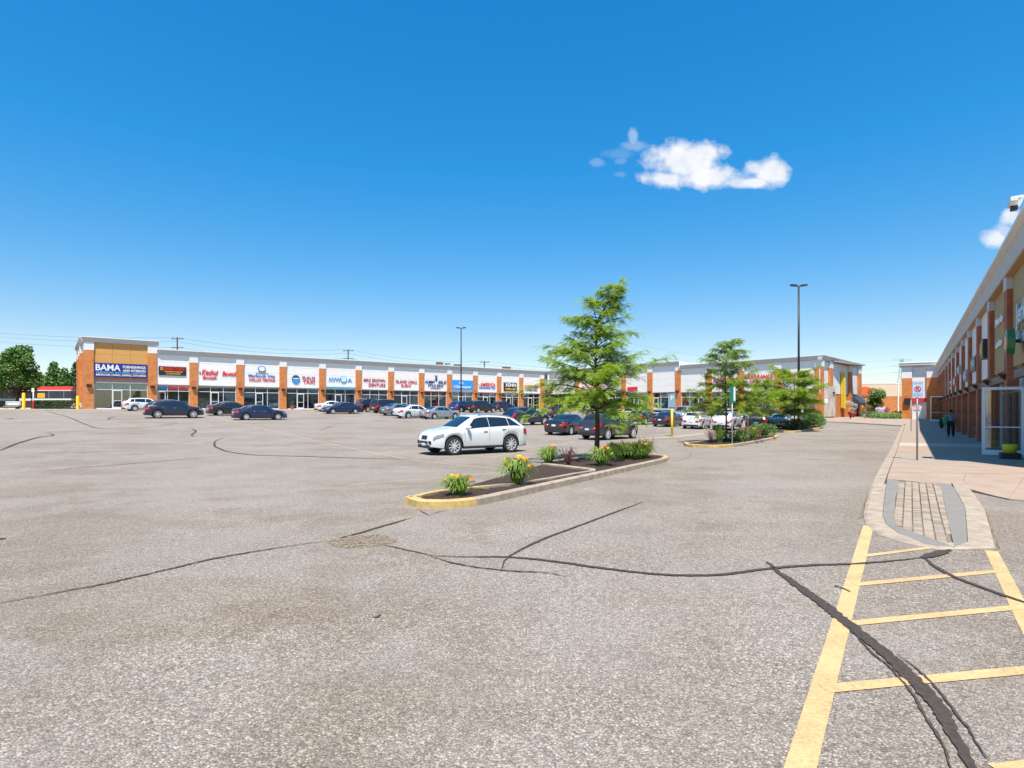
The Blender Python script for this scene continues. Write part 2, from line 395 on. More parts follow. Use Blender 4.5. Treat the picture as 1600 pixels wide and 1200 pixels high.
def ribbon(name, pix, w, mat, dz, jit=0., step=.12, label=None, world_pts=None, smooth=True, taper=False, seed=1, wander=0):
    pts = world_pts or [Vector(gp(*p)[:2]) for p in pix]
    pts = [Vector(p[:2]) for p in pts]
    if smooth and len(pts) > 2: pts = smooth_line(pts)
    pts = resample(pts, step); r = random.Random(seed); mb = MB(); L_ = []
    n = len(pts); off = 0
    if wander:
        na = [r.uniform(-1, 1) for _ in range(n//3+3)]; nb = [r.uniform(-1, 1) for _ in range(n+2)]; q_ = []
        for i, p in enumerate(pts):
            t = (pts[min(i+1, n-1)]-pts[max(i-1, 0)]); t.normalize(); k = i/3; j = int(k); f_ = k-j
            q_.append(p+Vector((-t.y, t.x))*wander*((na[j]*(1-f_)+na[j+1]*f_)+.35*nb[i]))
        pts = q_
    for i, p in enumerate(pts):
        t = (pts[min(i+1, n-1)]-pts[max(i-1, 0)]); t.normalize(); q = Vector((-t.y, t.x))
        off = off*.8+r.uniform(-1, 1)*jit*.5
        k = 1
        if taper: k = min(1, .25+3*min(i, n-1-i)/n)
        a = p+q*(w*k/2*(1+r.uniform(-jit, jit))+off*w*.5); b = p-q*(w*k/2*(1+r.uniform(-jit, jit))-off*w*.5)
        L_.append((a, b))
    for (a, b) in L_: mb.v += [(a.x, a.y, g(a.x, a.y)+dz), (b.x, b.y, g(b.x, b.y)+dz)]
    for i in range(n-1): mb.f.append((2*i, 2*i+1, 2*i+3, 2*i+2)); mb.mi.append(0)
    o = mb.build(name, mat)
    for poly in o.data.polygons:
        if poly.normal.z < 0: poly.flip()
    tag(o, label, kind='structure'); return o
def paint_mat():
    m, nt, b = newmat('worn_line_paint'); N = nt.nodes; L = nt.links
    tc = N.new('ShaderNodeTexCoord')
    n = N.new('ShaderNodeTexNoise'); n.inputs['Scale'].default_value = 42; n.inputs['Detail'].default_value = 5; n.inputs['Roughness'].default_value = .7; L.new(tc.outputs['Object'], n.inputs['Vector'])
    n2 = N.new('ShaderNodeTexNoise'); n2.inputs['Scale'].default_value = 3; n2.inputs['Detail'].default_value = 4; L.new(tc.outputs['Object'], n2.inputs['Vector'])
    a = N.new('ShaderNodeMath'); a.operation = 'MULTIPLY_ADD'; L.new(n2.outputs[0], a.inputs[0]); a.inputs[1].default_value = .6; L.new(n.outputs[0], a.inputs[2])
    r = N.new('ShaderNodeValToRGB'); e = r.color_ramp.elements
    e[0].position = .56; e[0].color = (.30, .24, .16, 1); e[1].position = .74; e[1].color = (.58, .36, .155, 1)
    q = e.new(.95); q.color = (.66, .44, .22, 1)
    L.new(a.outputs[0], r.inputs[0]); L.new(r.outputs[0], b.inputs['Base Color']); b.inputs['Roughness'].default_value = .85
    bp = N.new('ShaderNodeBump'); bp.inputs['Strength'].default_value = .6; bp.inputs['Distance'].default_value = .01; L.new(n.outputs[0], bp.inputs['Height']); L.new(bp.outputs[0], b.inputs['Normal'])
    return m
M_PAINT = paint_mat()
M_PALE = P('pale_line_paint', (.42, .34, .22), .9, var=.3, scale=14, dark=(.27, .23, .18))
PL = 'parking_line'
for k, (pp, w, lab) in enumerate([
    ([(1238, 1245), (1357, 822)], .135, 'long yellow line left of the hatched bay, from the paved tip to the bottom edge'),
    ([(1549, 861), (1600, 964), (1660, 1080)], .13, 'yellow line along the right side of the hatched bay'),
    ([(1347, 869.5), (1463, 855)], .085, 'short yellow hatch bar nearest the paved tip'),
    ([(1336, 914), (1571, 892)], .10, 'second yellow hatch bar from the paved tip'),
    ([(1322, 975.5), (1618, 947)], .10, 'third yellow hatch bar, crossed by the thick tar seam'),
    ([(1288, 1077.5), (1645, 1044)], .105, 'wide yellow hatch bar nearest the viewer'),
    ([(1560, 1206), (1700, 1190)], .11, 'end of a yellow bar in the bottom right corner')]):
    ribbon(PL, pp, w, M_PAINT, .004 if k < 2 else .0065, .018, .05, lab, smooth=False, seed=k)
for k, (pp, w, lab) in enumerate([
    ([(330, 649), (640, 718), (805, 735)], .10, 'faded pale stall line running past the white crossover'),
    ([(545, 758), (700, 745), (840, 733)], .09, 'faded pale stall line ending at the planted island nose'),
    ([(385, 672), (560, 664), (700, 658)], .10, 'faint stall line in the middle of the lot'),
    ([(760, 716), (900, 690)], .10, 'faint stall line behind the white crossover'),
    ([(1000, 686), (1060, 682), (1100, 677)], .5, 'pale worn strip on the ground by the yellow sign post')]):
    ribbon(PL, pp, w, M_PALE, .004, .1, .2, lab, smooth=False, seed=k+30)
cr = [
 ([(-40, 951), (50, 934), (100, 925), (170, 912), (250, 893), (330, 874), (400, 862), (470, 851), (520, 845)], .035, M_CRACK, 'long dark crack entering from the left edge'),
 ([(515, 846), (560, 834), (590, 825), (618, 817), (642, 810)], .06, M_CRACK, 'dark crack ending below the island nose'),
 ([(598, 852), (640, 861), (676, 869)], .028, M_CRACK, 'short broken crack between the crumbled patch and the tar seam'),
 ([(668, 869), (730, 871), (800, 871), (860, 877), (940, 889), (1020, 898), (1080, 901), (1140, 898), (1200, 889), (1260, 884), (1340, 882), (1400, 877), (1450, 871)], .062, M_TAR, 'long sagging tar seam across the drive'),
 ([(672, 870), (720, 884), (790, 893), (850, 895), (886, 902)], .03, M_TAR, 'thin tar seam curving below the long one'),
 ([(784, 889), (789, 874), (812, 860), (850, 842), (900, 824), (950, 805), (1004, 785)], .048, M_TAR, 'tar seam rising diagonally across the drive'),
 ([(1198, 879), (1230, 905), (1280, 940), (1330, 980), (1380, 1018), (1420, 1055), (1460, 1100), (1490, 1150), (1520, 1205), (1540, 1245)], .105, M_TAR, 'thick tar seam sweeping to the bottom right corner'),
 ([(1322, 976), (1352, 1012), (1392, 1046), (1430, 1090), (1458, 1140), (1486, 1195), (1500, 1230)], .016, M_CRACK, 'thin crack beside the thick tar seam on its left'),
 ([(1400, 1022), (1452, 1062), (1482, 1098), (1512, 1140), (1545, 1190)], .016, M_CRACK, 'thin crack beside the thick tar seam on its right'),
 ([(1440, 873), (1460, 868), (1486, 860)], .13, M_TAR, 'wide tar smear at the paved tip'),
 ([(1444, 872), (1458, 884), (1480, 898), (1530, 918), (1600, 942), (1660, 962)], .055, M_TAR, 'tar seam running from the paved tip to the right edge'),
 ([(1304, 915), (1316, 920), (1329, 926)], .02, M_CRACK, 'tiny crack left of the long yellow line'),
 ([(0, 741), (120, 732), (250, 721), (370, 711)], .05, M_TAR, 'faint tar seam slanting up from the left edge'),
 ([(0, 709), (100, 707), (330, 702)], .05, M_TAR, 'faint level tar seam at the left'),
 ([(352, 684), (337, 688), (333, 696), (350, 705), (385, 711), (460, 713), (560, 716), (680, 719), (700, 716)], .10, M_TAR, 'hooked tar seam reaching the white crossover'),
 ([(-5, 706), (25, 694), (50, 686), (66, 682), (85, 681), (82, 678), (72, 677)], .14, M_TAR, 'wavy tar seam at the left edge'),
 ([(297, 669), (309, 674), (297, 680), (305, 683)], .12, M_TAR, 'zigzag tar mark in the middle of the left lot'),
 ([(70, 641), (82, 646), (110, 652), (135, 664), (160, 672), (250, 667), (278, 660)], .10, M_TAR, 'long thin seam near the yellow posts'),
 ([(20, 654), (12, 655)], .5, M_TAR, 'dark patch near the left yellow post'),
 ([(168, 656), (172, 653), (182, 651)], .14, M_TAR, 'small tar squiggle before the corner shop'),
 ([(653, 796), (668, 805), (676, 806)], .018, M_CRACK, 'hairline crack at the island nose'),
 ([(672, 804), (700, 797)], .018, M_CRACK, 'second hairline crack at the island nose'),
 ([(1060, 700), (1090, 712), (1020, 730), (980, 745)], .012, M_CRACK, 'hairline crack across the drive'),
 ([(500, 672), (520, 666)], .09, M_TAR, 'small tar dash behind the white crossover'),
 ([(0, 842), (6, 843)], .12, M_TAR, 'dark spot at the left edge'),
 ([(583, 965), (590, 966), (594, 961)], .018, M_TAR, 'small twig-like mark on the open asphalt')]
for k, (pp, w, m_, lab) in enumerate(cr):
    ribbon('tar_seam' if m_ is M_TAR else 'crack', pp, w, m_, .011 if k != 9 else .0145, .45 if w < .04 else .20, .03 if w < .14 and pp[0][1] > 760 else .2, lab, taper=True, seed=100+k, wander=(.008 if m_ is M_CRACK else .004) if pp[0][1] > 760 else .02)
# crumbled patch: loose chips
def crumbs():
    mb = MB(); r = random.Random(5)
    quad = [gp(520, 848), gp(560, 838), gp(612, 836), gp(606, 853), (gp(545, 855))]
    c = Vector(gp(566, 846)[:2])
    for i in range(420):
        a = r.uniform(0, 6.28); k = math.sqrt(r.random())
        x = c.x+k*math.cos(a)*.46; y = c.y+k*math.sin(a)*.40
        s_ = r.uniform(.010, .028); z = g(x, y)
        mb.box(-s_, s_, -s_*.7, s_*.7, 0, s_*.6, Matrix.Translation((x, y, z)) @ Matrix.Rotation(a*3, 4, 'Z'))
    tag(mb.build('asphalt_chips', P('chips', (.26, .20, .14), .95, var=.45, scale=40)), 'crumbled brown asphalt chips where two cracks meet', 'rubble', kind='stuff')
crumbs()

# ------------------------------------------------------------ sidewalks
def slab(name, A, B, dz, th, mat, parent=None, nu=8, nv=3, gap=.0):
    """top surface between polyline pairs A (2 pts) and B (2 pts), draped on the ground at dz, with skirts"""
    A = [Vector(a[:2]) for a in A]; B = [Vector(b[:2]) for b in B]
    mb = MB()
    def P2(i, j): return A[0].lerp(A[1], i).lerp(B[0].lerp(B[1], i), j)
    def top(i, j): p = P2(i, j); return (p.x, p.y, g(p.x, p.y)+dz*(float(.25+.75*ss(p.y, 11.6, 14.2)) if p.x > 6 and p.y < 15 else 1))
    mb.grid(top, nu, nv)
    for (fn, n) in ((lambda t: (t, 0), nu), (lambda t: (1, t), nv), (lambda t: (1-t, 1), nu), (lambda t: (0, 1-t), nv)):
        for k in range(n):
            a = top(*fn(k/n)); b = top(*fn((k+1)/n))
            mb.quad(a, b, (b[0], b[1], b[2]-th), (a[0], a[1], a[2]-th))
    o = mb.build(name, mat, parent)
    bm = bmesh.new(); bm.from_mesh(o.data); bmesh.ops.remove_doubles(bm, verts=bm.verts, dist=1e-4); bmesh.ops.recalc_face_normals(bm, faces=bm.faces); bm.to_mesh(o.data); bm.free()
    return o
def U(u, v): return (D.x*v+Nn.x*u, D.y*v+Nn.y*u)
SB = EYE+.15       # sidewalk level at the strip
# strip sidewalk
sw = empty('sidewalk_strip', (0, 0, 0)); tag(sw, 'pale concrete sidewalk along the long row of shops', kind='structure')
vs = list(np.arange(-6, 78.1, 3.0))
for a, b in zip(vs[:-1], vs[1:]):
    slab('paving_slab', (U(82.3, a+.01), U(82.3, b-.01)), (U(92, a+.01), U(92, b-.01)), .13, .3, M_CONCL, sw, 3, 4)
    slab('kerb_stone', (U(82.1, a+.01), U(82.1, b-.01)), (U(82.29, a+.01), U(82.29, b-.01)), .125, .3, M_CONCL, sw, 3, 1)
WV = 78.0
sw2 = empty('sidewalk_wing', (0, 0, 0)); tag(sw2, 'concrete sidewalk in front of the cross wing of shops', kind='structure')
us = list(np.arange(30.4, 82, 3.0))
for a, b in zip(us[:-1], us[1:]):
    slab('paving_slab', (U(a+.01, WV-3.6), U(b-.01, WV-3.6)), (U(a+.01, WV+2), U(b-.01, WV+2)), .13, .3, M_CONC, sw2, 3, 3)
# far plaza sidewalk: around wing corner to the right building
dR = Vector((.5692, .8222)); nR = Vector((.8222, -.5692))
DX = 3.58
def Rf(Y, off=0):  # on right facade line at depth Y, moved off metres towards the drive
    p = Vector((.6922*Y+DX, Y)) - nR*off; return (p.x, p.y)
kerb_px = [(1362.7, 762.7), (1376, 737), (1390.7, 709), (1400, 688), (1407, 672), (1409.5, 666.5)]
kw = [Vector(gp(*p)[:2]) for p in kerb_px]
swr = empty('sidewalk_right', (0, 0, 0)); tag(swr, 'pinkish concrete sidewalk in front of the shaded row of shops', kind='structure')
def kerb_at(Y):
    Y = max(Y, kw[0].y)
    for a, b in zip(kw[:-1], kw[1:]):
        if a.y <= Y <= b.y: t = (Y-a.y)/(b.y-a.y); return a.lerp(b, t)
    a, b = kw[-2], kw[-1]; t = (Y-a.y)/(b.y-a.y); return a.lerp(b, t)
# stations: pairs (left point on kerb inner line, right point under the facade)
pL = Vector(gp(1386, 748, .12)[:2]); pR = Vector(gp(1503, 757, .12)[:2])
st = []
for Yl, Yr, m_ in ((None, None, 0), (15.5, 15.5, 0), (18.4, 18.4, 1), (22.4, 21.8, 0), (27.6, 25.8, 2), (30.2, 28.3, 0), (36, 33.5, 1), (42, 39, 0), (48, 45, 1), (54, 51, 0), (60, 57, 1), (68, 64, 0), (kw[-1].y, 72.5, 0)):
    st.append((Yl, Yr, m_))
kin = lambda Y: kerb_at(Y)+nR*.24
near_front = [Vector(gp(1506, 760, .12)[:2]), Vector(gp(1576, 772, .12)[:2]), Vector(gp(1640, 778, .12)[:2]), Vector(gp(1760, 786, .12)[:2])]
mats = [M_CONC2, M_CONC, M_CONCL]
for i in range(1, len(st)-1):
    Yl, Yr, m_ = st[i]; Yl2, Yr2, _ = st[i+1]
    a = kin(Yl); b = kin(Yl2); c = Vector(Rf(Yr, -1.2)); d_ = Vector(Rf(Yr2, -1.2))
    a = a.lerp(b, .003); c = c.lerp(d_, .003)
    slab('paving_slab', (a, b), (c, d_), .12, .3, mats[m_], swr, 3, 6)
A0, A1 = kin(15.45), Vector(Rf(15.45, -1.2))
def AA(t): return A0.lerp(A1, t)
slab('paving_slab', (pL, AA(0)), (pR, AA(.36)), .12, .3, M_CONC2, swr, 3, 5)
slab('paving_slab', (pR.lerp(near_front[1], .006), AA(.362)), (near_front[1], AA(.64)), .12, .3, M_CONC2, swr, 3, 4)
slab('paving_slab', (near_front[1].lerp(near_front[2], .006), AA(.642)), (near_front[2], AA(.86)), .12, .3, M_CONC2, swr, 3, 4)
slab('paving_slab', (near_front[2].lerp(near_front[3], .006), AA(.862)), (near_front[3], AA(1.4)), .12, .3, M_CONC2, swr, 3, 4)
# kerb along the drive
kr = resample([tuple(p) for p in kw], 2.4)
for i in range(len(kr)-1):
    a, b = kr[i].lerp(kr[i+1], .004), kr[i+1]
    slab('kerb_stone', (a, b), (a+nR*.22, b+nR*.22), .125, .3, M_KERB, swr, 2, 1)
# far plaza between wing corner and right wing end
kerb2 = [gp(1409.5, 666.5), gp(1377, 664.5), gp(1320, 661), gp(1262, 659)]
kerb2 = [Vector(p[:2]) for p in kerb2]
swp = empty('plaza_paving', (0, 0, 0)); tag(swp, 'concrete paving at the far end of the drive', kind='structure')
back2 = [Vector((66, 90)), Vector((62, 110)), Vector((52, 105)), Vector((38.5, 76.2))]
for i in range(3):
    slab('paving_slab', (kerb2[i].lerp(kerb2[i+1], .004), kerb2[i+1]), (back2[i], back2[i+1]), .12, .3, M_CONC if i != 1 else M_CONC2, swp, 4, 6)
c0, c3 = kerb2[0], kw[-1]
slab('paving_slab', (kin(kw[-1].y)+Vector((0, .02)), back2[0]+Vector((.02, 0))), (Vector(Rf(72.55, -1.2)), Vector((70, 88))), .12, .3, M_CONC, swp, 4, 4)
# ------------------------------------------------------------ paved tip (bump-out)
tip_px = [(1362.7, 762.7), (1352, 795), (1349, 806), (1352, 819), (1373, 836), (1413, 849), (1466.7, 859.5), (1554.7, 857), (1547, 827), (1538.7, 800), (1517, 773), (1504, 759)]
def offset_poly(pts, d):
    n = len(pts); out = []; A_ = sum(pts[i].x*pts[(i+1) % n].y-pts[(i+1) % n].x*pts[i].y for i in range(n)); sg = 1 if A_ > 0 else -1
    for i in range(n):
        a, b, c = pts[i-1], pts[i], pts[(i+1) % n]
        e1 = (b-a).normalized(); e2 = (c-b).normalized(); n1 = Vector((-e1.y, e1.x))*sg; n2 = Vector((-e2.y, e2.x))*sg
        m_ = (n1+n2); k = m_.length
        if k < .2: out.append(b+n1*d); continue
        m_.normalize(); out.append(b+m_*d/max(.45, m_.dot(n1)))
    return out
def inside(p, poly):
    c = False; n = len(poly)
    for i in range(n):
        a, b = poly[i], poly[i-1]
        if (a.y > p.y) != (b.y > p.y) and p.x < (b.x-a.x)*(p.y-a.y)/(b.y-a.y)+a.x: c = not c
    return c
def tiph(p): return float(.025+.10*ss(p[1], 8.6, 12.5))
def ring_kerb(parent, outer, inner, dz0, matf, name='kerb_stone', closed=True, step=1.2, lip=.02):
    n = len(outer)
    for i in range(n if closed else n-1):
        a, b = outer[i], outer[(i+1) % n]; c, d_ = inner[i], inner[(i+1) % n]
        k = max(1, int(round((b-a).length/step)))
        for j in range(k):
            t0 = j/k+.004/k; t1 = (j+1)/k
            A0, A1, B0, B1 = a.lerp(b, t0), a.lerp(b, t1), c.lerp(d_, t0), c.lerp(d_, t1)
            dz = dz0 if dz0 is not None else 0
            mb = MB(); z = lambda p, h: (p.x, p.y, g(p.x, p.y)+h+(tiph(p) if dz0 is None and h > -.09 else 0))
            Ai0 = A0.lerp(B0, .18); Ai1 = A1.lerp(B1, .18)
            mb.quad(z(Ai0, dz), z(Ai1, dz), z(B1, dz), z(B0, dz)); mb.quad(z(A0, dz-lip), z(A1, dz-lip), z(Ai1, dz), z(Ai0, dz))
            mb.quad(z(A0, -.1), z(A1, -.1), z(A1, dz-lip), z(A0, dz-lip)); mb.quad(z(B0, dz), z(B1, dz), z(B1, -.1), z(B0, -.1))
            mb.quad(z(A0, -.1), z(A0, dz-lip), z(Ai0, dz), z(B0, dz), z(B0, -.1)); mb.quad(z(A1, -.1), z(B1, -.1), z(B1, dz), z(Ai1, dz), z(A1, dz-lip))
            o = mb.build(name, matf(i, a.lerp(b, (t0+t1)/2)), parent)
            bm = bmesh.new(); bm.from_mesh(o.data); bmesh.ops.remove_doubles(bm, verts=bm.verts, dist=1e-5); bmesh.ops.recalc_face_normals(bm, faces=bm.faces); bm.to_mesh(o.data); bm.free()
def fill(name, poly, dz, mat, parent=None, step=.0):
    bm = bmesh.new(); vs_ = [bm.verts.new((p.x, p.y, g(p.x, p.y)+(dz if dz is not None else tiph(p)-.034))) for p in poly]
    f = bm.faces.new(vs_); bmesh.ops.triangulate(bm, faces=[f]); bmesh.ops.recalc_face_normals(bm, faces=bm.faces)
    for f in bm.faces:
        if f.normal.z < 0: f.normal_flip()
    me = bpy.data.meshes.new(name); bm.to_mesh(me); bm.free(); me.materials.append(mat)
    return link(name, me, parent)
tip = [Vector(gp(*p)[:2]) for p in tip_px]
tin = offset_poly(tip, .27)
th = empty('paved_tip', (0, 0, 0)); tag(th, 'rounded kerbed tip of the sidewalk with pale paving bricks between grey bands', kind='structure')
ring_kerb(th, tip, tin, None, lambda i, p: M_KERB, closed=False, step=1.5)
top_edge = [pL-Vector((0, .03)), pR-Vector((0, .03))]
base_poly = tin[:]
base_poly[0] = tin[0]; base_poly = [p for p in base_poly]
fill('joint_sand', base_poly[:-1]+[pR-Vector((0, .04)), pL-Vector((0, .04))], None, M_SAND, th)
# grey bands left and right, bricks between; frame along dR
def loc_(p): return Vector((p.dot(nR), p.dot(dR)))
def wor(q): return Vector((nR.x*q[0]+dR.x*q[1], nR.y*q[0]+dR.y*q[1]))
LB = [gp(1407, 752, .12), gp(1400, 775, .12), gp(1398, 795, .12), gp(1402, 812, .12), gp(1420, 828, .12), gp(1445, 838, .12), gp(1480, 842, .12), gp(1490, 843, .12)]
RB = [gp(1463, 755, .12), gp(1474, 778, .12), gp(1481, 805, .12), gp(1487, 830, .12), gp(1491, 843, .12)]
brick_poly = [Vector(p[:2]) for p in LB]+[Vector(p[:2]) for p in RB[::-1]]
left_band = [pL]+[tin[0].lerp(tin[1], .15)]+tin[1:7]+[Vector(p[:2]) for p in LB[::-1]]
right_band = [Vector(p[:2]) for p in RB]+[tin[7]]+tin[8:11]+[pR-Vector((.25, 0))]
def thick_fill(name, poly, dz, mat, parent):
    bm = bmesh.new(); vs_ = [bm.verts.new((p.x, p.y, g(p.x, p.y)+tiph(p)+dz)) for p in poly]; f = bm.faces.new(vs_)
    ex = bmesh.ops.extrude_face_region(bm, geom=[f]); bmesh.ops.translate(bm, verts=[v for v in ex['geom'] if isinstance(v, bmesh.types.BMVert)], vec=(0, 0, -.08))
    bmesh.ops.triangulate(bm, faces=bm.faces); bmesh.ops.recalc_face_normals(bm, faces=bm.faces)
    me = bpy.data.meshes.new(name); bm.to_mesh(me); bm.free(); me.materials.append(mat); return link(name, me, parent)
tag(thick_fill('grey_band', offset_poly(left_band, .006), .002, M_GREYC, th), 'smooth dark grey band on the left and front of the paving bricks')
tag(thick_fill('grey_band', offset_poly(right_band, .006), .002, M_GREYC, th), 'smooth dark grey band on the right of the paving bricks')
bx = [loc_(p) for p in brick_poly]; x0, x1 = min(p.x for p in bx), max(p.x for p in bx); y0, y1 = min(p.y for p in bx), max(p.y for p in bx)
cw, rh = .128, .10
brick_big = offset_poly(brick_poly, -.005)
brick_me = []
for k in range(3):
    mb = MB(); mb.box(-cw/2+.0055, cw/2-.0055, -rh+.014, rh-.014, -.06, 0); me = mb.mesh('brick', P('paver%d' % k, [(.34, .265, .195), (.29, .23, .175), (.37, .30, .225)][k], .9, var=.22, scale=9, bump=.5, bscale=70)); brick_me.append(me)
    bm = bmesh.new(); bm.from_mesh(me); bmesh.ops.bevel(bm, geom=[e for e in bm.edges if e.verts[0].co.z > -.01 and e.verts[1].co.z > -.01], offset=.009, segments=1, affect='EDGES'); bm.to_mesh(me); bm.free()
ang = math.atan2(nR.y, nR.x)
i = 0; x = x0+cw/2
while x < x1:
    y = y0+((i % 2)*rh)
    while y < y1:
        c = wor((x, y))
        if inside(c, brick_big):
            j = rnd.uniform
            link('paving_brick', rnd.choice(brick_me), th, (c.x, c.y, g(c.x, c.y)+tiph(c)-.003+j(-.006, .004)), (j(-.035, .035), j(-.03, .03), ang+j(-.03, .03)))
        y += rh*2
    x += cw; i += 1

# ------------------------------------------------------------ planted islands
def island(name, px, label, yellow):
    pts = [Vector(gp(p[0], p[1], p[2] if len(p) > 2 else 0)[:2]) for p in px]
    t = empty(name, (0, 0, 0)); tag(t, label, 'traffic island', 'planted islands in the parking lot')
    cpts = []
    for i_ in range(len(pts)):
        a_, b_, c_ = pts[i_-1], pts[i_], pts[(i_+1) % len(pts)]
        d1 = min(.35, .33/max(.01, (a_-b_).length)); d2 = min(.35, .33/max(.01, (c_-b_).length)); cpts += [b_.lerp(a_, d1), b_.lerp(c_, d2)]
    pts = [p for i_, p in enumerate(cpts) if (p-cpts[i_-1]).length > .05]
    inn = offset_poly(pts, .17)
    ring_kerb(t, pts, inn, .15, lambda i, p: M_KERBY if yellow(p) else M_KERB, 'kerb_section', True, 1.0)
    # mulch: bumpy sheet
    xs = [p.x for p in inn]; ys = [p.y for p in inn]; mb = MB(); stp = .14
    nx = int((max(xs)-min(xs))/stp)+2; ny = int((max(ys)-min(ys))/stp)+2; idx = {}
    rr = random.Random(3)
    flat = offset_poly(pts, .10)
    for i in range(nx):
        for j in range(ny):
            p = Vector((min(xs)+i*stp, min(ys)+j*stp))
            if inside(p, flat):
                idx[i, j] = len(mb.v); mb.v.append((p.x, p.y, g(p.x, p.y)+(.112+rr.uniform(-.02, .035) if inside(p, inn) else .09)))
    for (i, j) in idx:
        q = [(i, j), (i+1, j), (i+1, j+1), (i, j+1)]
        if all(k in idx for k in q): mb.f.append(tuple(idx[k] for k in q)); mb.mi.append(0)
    mb.build('mulch_bed', M_MULCH, t, True)
    fill('soil', offset_poly(pts, .12), .085, M_MULCH, t)
    return t, inn
isl1, in1 = island('planting_island', [(633, 784), (640, 792.5), (672, 796), (722, 794), (757, 789), (850, 767), (950, 744), (1040, 723), (1046, 718), (1036, 711, .15), (1015, 708.5, .15), (905, 713, .15), (838, 722.5, .15), (932, 733.5, .15), (900, 737.5, .15), (843, 748, .15), (774, 756.5, .15), (697, 763, .15), (662, 769, .15), (642, 776, .13)],
    'nearest kerbed planting island with a worn yellow nose and orange daylilies', lambda p: p.x < gp(752, 789)[0] or p.y > gp(1030, 722)[1]-.1)
isl2, in2 = island('planting_island', [(1067, 694), (1073, 698.5), (1119, 700.5), (1152, 698), (1185, 692), (1213, 686), (1216, 683), (1205, 679.5, .15), (1180, 680.5, .15), (1120, 685.5, .15), (1075, 691, .15)],
    'second kerbed planting island with dark red shrub and a green street sign', lambda p: p.x < gp(1150, 698)[0] or p.x > gp(1206, 688)[0])
isl3, in3 = island('planting_island', [(1199, 673), (1212, 675.5), (1241, 676.5), (1265, 673.5), (1284, 669.5), (1287, 666.5), (1272, 664.5, .15), (1240, 666, .15), (1205, 669.5, .15)],
    'farthest kerbed planting island around the tall lamp post', lambda p: p.x < gp(1243, 676)[0] or p.x > gp(1272, 672)[0])

# ------------------------------------------------------------ buildings
_lampm = MB(); _lampm.v = [(-.27, 0, .0), (.27, 0, .0), (.27, -.42, .0), (-.27, -.42, .0), (-.2, 0, -.34), (.2, 0, -.34), (.2, -.10, -.34), (-.2, -.10, -.34)]
_lampm.f = [(0, 3, 2, 1), (4, 5, 6, 7), (3, 7, 6, 2), (0, 4, 7, 3), (1, 2, 6, 5), (0, 1, 5, 4)]; _lampm.mi = [0]*6
LAMP_ME = _lampm.mesh('wall_lamp', M_LAMP)
_box = {}
def boxpart(name, par, x0, x1, y0, y1, z0, z1, mat, bev=0):
    key = (name, round(x1-x0, 3), round(y1-y0, 3), round(z1-z0, 3), mat.name, bev)
    if key not in _box:
        mb = MB(); a, b, c = (x1-x0)/2, (y1-y0)/2, (z1-z0)/2; mb.box(-a, a, -b, b, -c, c); me = mb.mesh(name, mat)
        if bev:
            bm = bmesh.new(); bm.from_mesh(me); bmesh.ops.bevel(bm, geom=bm.edges[:], offset=bev, segments=1, affect='EDGES'); bm.to_mesh(me); bm.free()
        _box[key] = me
    return link(name, _box[key], par, ((x0+x1)/2, (y0+y1)/2, (z0+z1)/2))
REC = .17
WREC = .40     # windows sit further back than the wall panels
def pillar(b, x, w=.95, top=6.15, cap=7.05, lamp=True, base=-.5, capmat=None, bm_=None, ls=1):
    p = boxpart('brick_pillar', b, x-w/2, x+w/2, 0, .5, base, top, bm_ or M_BRICK)
    ca = link('pillar_cap', boxmesh('pillar_cap', w+.06, .54, cap-top-.004, capmat or M_WCAP), p, (0, -.0, (top+cap)/2-(base+top)/2))
    if lamp: link('wall_lamp', LAMP_ME, p, (0, -.255, 2.98-(base+top)/2), scale=(1, ls, ls))
    return p
def boxmesh(name, a, b, c, mat):
    key = (name, round(a, 3), round(b, 3), round(c, 3), mat.name, 'm')
    if key not in _box: mb = MB(); mb.box(-a/2, a/2, -b/2, b/2, -c/2, c/2); _box[key] = mb.mesh(name, mat)
    return _box[key]
def cornice(b, x0, x1, zb, zt, ends=(0, 0), y0=0.0, mat=None):
    """profile sloping outward, flashing on top"""
    h = zt-zb
    prof = [(.5, zb), (y0-.03, zb), (y0-.04, zb+h*.12), (y0-.10, zb+h*.80), (y0-.10, zb+h*.86), (.5, zb+h*.86)]
    mb = MB()
    def ring(x): return [(x, y, z) for y, z in prof]
    xa, xb = x0-ends[0]*.2, x1+ends[1]*.2
    A, B = ring(xa), ring(xb); n = len(prof)
    mb.v = A+B; mb.f = [(i, (i+1) % n, n+(i+1) % n, n+i) for i in range(n)]+[tuple(range(n))[::-1], tuple(range(n, 2*n))]; mb.mi = [0]*len(mb.f)
    o = mb.build('cornice', mat or M_CORN, b)
    fl = boxpart('roof_flashing', b, xa-.04, xb+.04, y0-.30, .55, zb+h*.86+.003, zt, M_FLASH)
    return o
